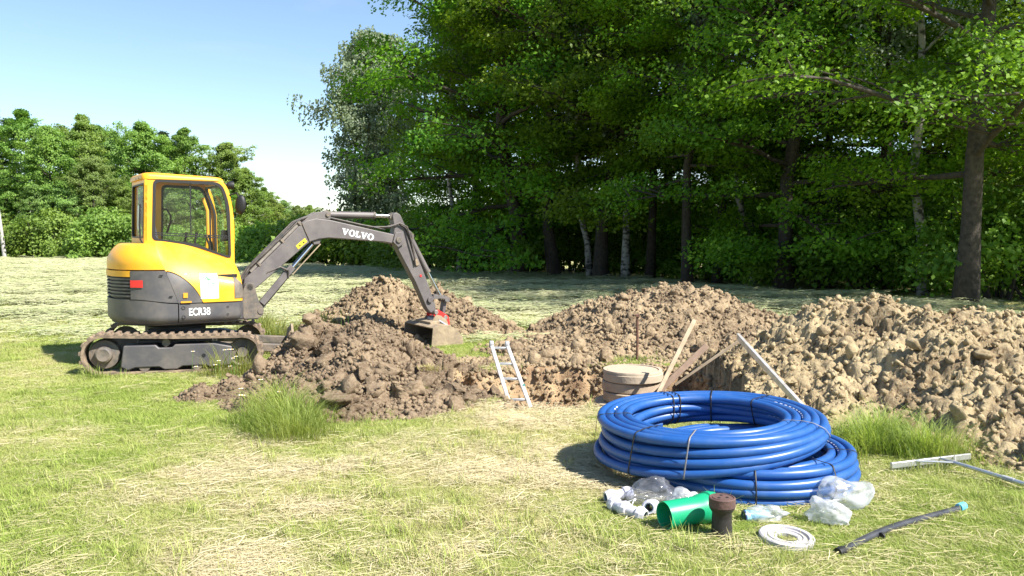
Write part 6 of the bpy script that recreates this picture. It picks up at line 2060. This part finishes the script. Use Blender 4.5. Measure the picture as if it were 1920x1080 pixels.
# crumpled plastic bags
def bag(label, px, py, size, seed, m, shape=(1, 0.7, 0.6), rz=0.0, crumple=0.5, lift=0.0, pull=None):
    q = ground_spot(px, py)
    V = ICO3[0].copy()
    # finer: one more subdivision
    V, Fc = ico(4)
    rs = np.random.RandomState(seed)
    o = rs.rand(3) * 30
    n1 = fbm(V[:, 0] * 1.6 + o[0], V[:, 1] * 1.6 + o[1], V[:, 2] * 1.6 + o[2], oct=3, seed=seed)
    n2 = np.abs(fbm(V[:, 0] * 4 + o[1], V[:, 1] * 4 + o[2], V[:, 2] * 4 + o[0], oct=3, seed=seed + 5) - 0.5) * 2
    d = 0.78 + crumple * (n1 - 0.5) * 1.7 - crumple * 0.38 * n2
    P = V * d[:, None] * np.array(shape) * size
    if pull is not None:
        pd = np.array(pull[:3]) / np.linalg.norm(pull[:3])
        s = np.clip(V @ pd, 0, 1) ** 2.5
        P = P * (1 - 0.55 * s[:, None]) + pd * (s * pull[3])[:, None]
    P[:, 2] = np.maximum(P[:, 2] + shape[2] * size * 0.55, 0.006 + 0.012 * n2)
    c, s_ = math.cos(rz), math.sin(rz)
    P = np.stack([P[:, 0] * c - P[:, 1] * s_, P[:, 0] * s_ + P[:, 1] * c, P[:, 2]], -1)
    me = np_mesh('plastic_bag', P, Fc, smooth=False)
    o = link('plastic_bag', me, m, loc=(q.x, q.y, gz1(q.x, q.y) + 0.012 + lift))
    tag(o, label, 'plastic bag', 'clear plastic bags by the coils')
    return o
bag('large empty clear plastic bag before the upper coil', 1225, 948, 0.19, 5, BAGD, (1.0, 0.55, 0.62), 0.25, 0.55, pull=(0.1, 0, 1, 0.06))
bag('crumpled milky plastic bag behind the green pipe', 1282, 962, 0.13, 8, BAGW, (1.0, 0.6, 0.75), 0.1, 0.7)
bag('small crumpled clear bag with a pale blue fitting right of the valve box', 1440, 982, 0.13, 12, BAG, (1.15, 0.55, 0.5), 0.0, 0.7)
bag('large puffed clear bag with a pointed end before the lower coil', 1580, 955, 0.23, 15, BAG, (1.0, 0.5, 0.58), 0.2, 0.42, pull=(1, 0.1, 0.25, 0.16))
bag('crumpled white plastic bag lowest on the grass right of the coils', 1552, 985, 0.15, 19, BAGW, (1.0, 0.6, 0.72), -0.1, 0.65, pull=(0.7, -0.4, -0.3, 0.08))
# blue fitting in the small bag
q = ground_spot(1395, 982)
PALEB = mat('pale_blue_plastic', (0.30, 0.55, 0.70), 0.4)
fe = empty('hose_fitting', (q.x, q.y, 0.045), (0, 0, R(10)))
tag(fe, 'pale blue plastic fitting with a dark open end beside the valve box', 'pipe fitting')
g = G(); g.lathe([(0.024, 0.0), (0.034, 0.0), (0.036, 0.02), (0.032, 0.05), (0.026, 0.07), (0.026, 0.15), (0.022, 0.15), (0.022, 0.0)], 22, 'X'); obj('body', g, PALEB, fe)
g = G(); g.lathe([(0.024, -0.004), (0.0345, -0.004), (0.0345, 0.012), (0.024, 0.012), (0.024, -0.004)], 22, 'X'); obj('collar', g, mat('navy_plastic', (0.02, 0.04, 0.12), 0.4), fe)

# black pipe with blue cap
p0, p1 = ground_spot(1578, 1042), ground_spot(1800, 962)
v0, v1 = Vector((p0.x, p0.y, gz1(p0.x, p0.y) + 0.022)), Vector((p1.x, p1.y, gz1(p1.x, p1.y) + 0.035))
dirn = (v1 - v0); perp = Vector((-dirn.y, dirn.x, 0)).normalized()
bp = empty('black_pipe', v0)
tag(bp, 'thin black plastic pipe with a pale blue end cap lying on the grass', 'pipe')
g = G(); g.tube([dirn * (k / 12) + perp * 0.035 * math.sin(math.pi * k / 12) + Vector((0, 0, 0.008 * math.sin(5 * k / 12))) for k in range(13)], 0.020, 14)
obj('tube', g, mat('black_pe', (0.035, 0.037, 0.045), 0.35, col2=(0.06, 0.06, 0.068), scale=9), bp)
g = G(); g.tube([dirn * 0.985, dirn * 1.0, dirn * 1.035, dirn * 1.04], [0.024, 0.0255, 0.0245, 0.018], 14); obj('end_cap', g, mat('sky_blue_plastic', (0.12, 0.50, 0.72), 0.4), bp)
g = G(); g.tube([dirn * -0.03, dirn * 0.0, dirn * 0.012], [0.026, 0.028, 0.026], 14); g.tube([dirn * 0.30, dirn * 0.31], 0.0225, 14); obj('connector', g, BLACK, bp)

# aluminium rake
r0_, r1_ = ground_spot(1670, 885), ground_spot(1818, 871)
h0 = Vector((r0_.x, r0_.y, gz1(r0_.x, r0_.y) + 0.055)); h1 = Vector((r1_.x, r1_.y, gz1(r1_.x, r1_.y) + 0.07))
rk = empty('hay_rake', (h0 + h1) / 2)
tag(rk, 'wide aluminium landscaping rake lying on the grass at the right', 'rake')
o_ = (h0 + h1) / 2
g = G(); g.bar(h0 - o_, h1 - o_, 0.022, 0.042); obj('head_bar', g, ALU, rk, bevel=0.003)
tg = G(); tg.tube([(0, 0, 0), (0, -0.004, -0.03), (0, 0.006, -0.062)], [0.0045, 0.004, 0.0025], 6)
tme = None
for k in range(26):
    q = (h0 - o_).lerp(h1 - o_, (k + 0.5) / 26)
    if tme is None:
        o = obj('tooth', tg, ALU, rk); tme = o.data
    else:
        o = link('tooth', tme, None, rk)
    o.location = q + Vector((0, 0, -0.012))
j = ground_spot(1790, 886); je = ground_spot(1960, 934)
jv = Vector((j.x, j.y, 0.07)) - o_; jev = Vector((je.x, je.y, 0.05)) - o_
hd = (jev - jv).normalized()
g = G(); g.tube([jv - hd * 0.03, jv + hd * 1.45], 0.0145, 12); obj('handle', g, ALU, rk)
g = G(); g.tube([jv + hd * 0.35, jv + hd * 0.43], 0.0175, 12); obj('handle_clamp', g, mat('grey_clamp', (0.35, 0.36, 0.38), 0.5), rk)
for f_ in (0.28, 0.60, 0.80):
    q = (h0 - o_).lerp(h1 - o_, f_) + Vector((0, 0, 0.015))
    g = G(); g.tube([q, jv], 0.008, 8); obj('brace', g, ALU, rk)

# daisies and buttercups in the rough grass
PET = mat('daisy_petal', (0.82, 0.82, 0.80), 0.6); CEN = mat('daisy_centre', (0.75, 0.45, 0.02), 0.7); STEMM = mat('flower_stem', (0.10, 0.20, 0.03), 0.7)
def daisy(x, y, h, label, group):
    e = empty('daisy', (x, y, gz1(x, y)), (0, 0, x * 7))
    tag(e, label, 'daisy', group)
    g = G(); g.tube([(0, 0, 0), (0.01, 0, h * 0.6), (0.02, 0.005, h)], 0.002, 5); obj('stem', g, STEMM, e)
    g = G()
    for k in range(12):
        a = 2 * math.pi * k / 12; c, s = math.cos(a), math.sin(a)
        g.add([(0.02 + 0.006 * c, 0.005 + 0.006 * s, h), (0.02 + 0.016 * c - 0.005 * s, 0.005 + 0.016 * s + 0.005 * c, h + 0.004), (0.02 + 0.026 * c, 0.005 + 0.026 * s, h + 0.002), (0.02 + 0.016 * c + 0.005 * s, 0.005 + 0.016 * s - 0.005 * c, h + 0.004)], [(0, 1, 2, 3)])
    obj('petal_ring', g, PET, e, smooth=0)
    g = G(); g.lathe([(0.008, 0), (0.007, 0.004), (0, 0.006)], 10, 'Z', (0.02, 0.005, h + 0.001)); obj('centre', g, CEN, e)
rd = random.Random(9)
for k in range(10):
    daisy(-3.35 + rd.uniform(-0.35, 0.35), 9.7 + rd.uniform(-0.25, 0.2), rd.uniform(0.12, 0.42), 'white daisy in the thin grass beside the near excavator track', 'daisies by the excavator track')
for k in range(10):
    daisy(-2.9 + rd.uniform(-0.7, 0.7), 12.4 + rd.uniform(-0.4, 0.9), rd.uniform(0.35, 0.6), 'white daisy in the tall grass behind the boom', 'daisies behind the boom')
for k in range(7):
    daisy(-2.7 + rd.uniform(-0.5, 0.6), 8.2 + rd.uniform(-0.4, 0.4), rd.uniform(0.10, 0.28), 'white daisy by the lumps beside the dark soil heap', 'daisies by the dark heap')
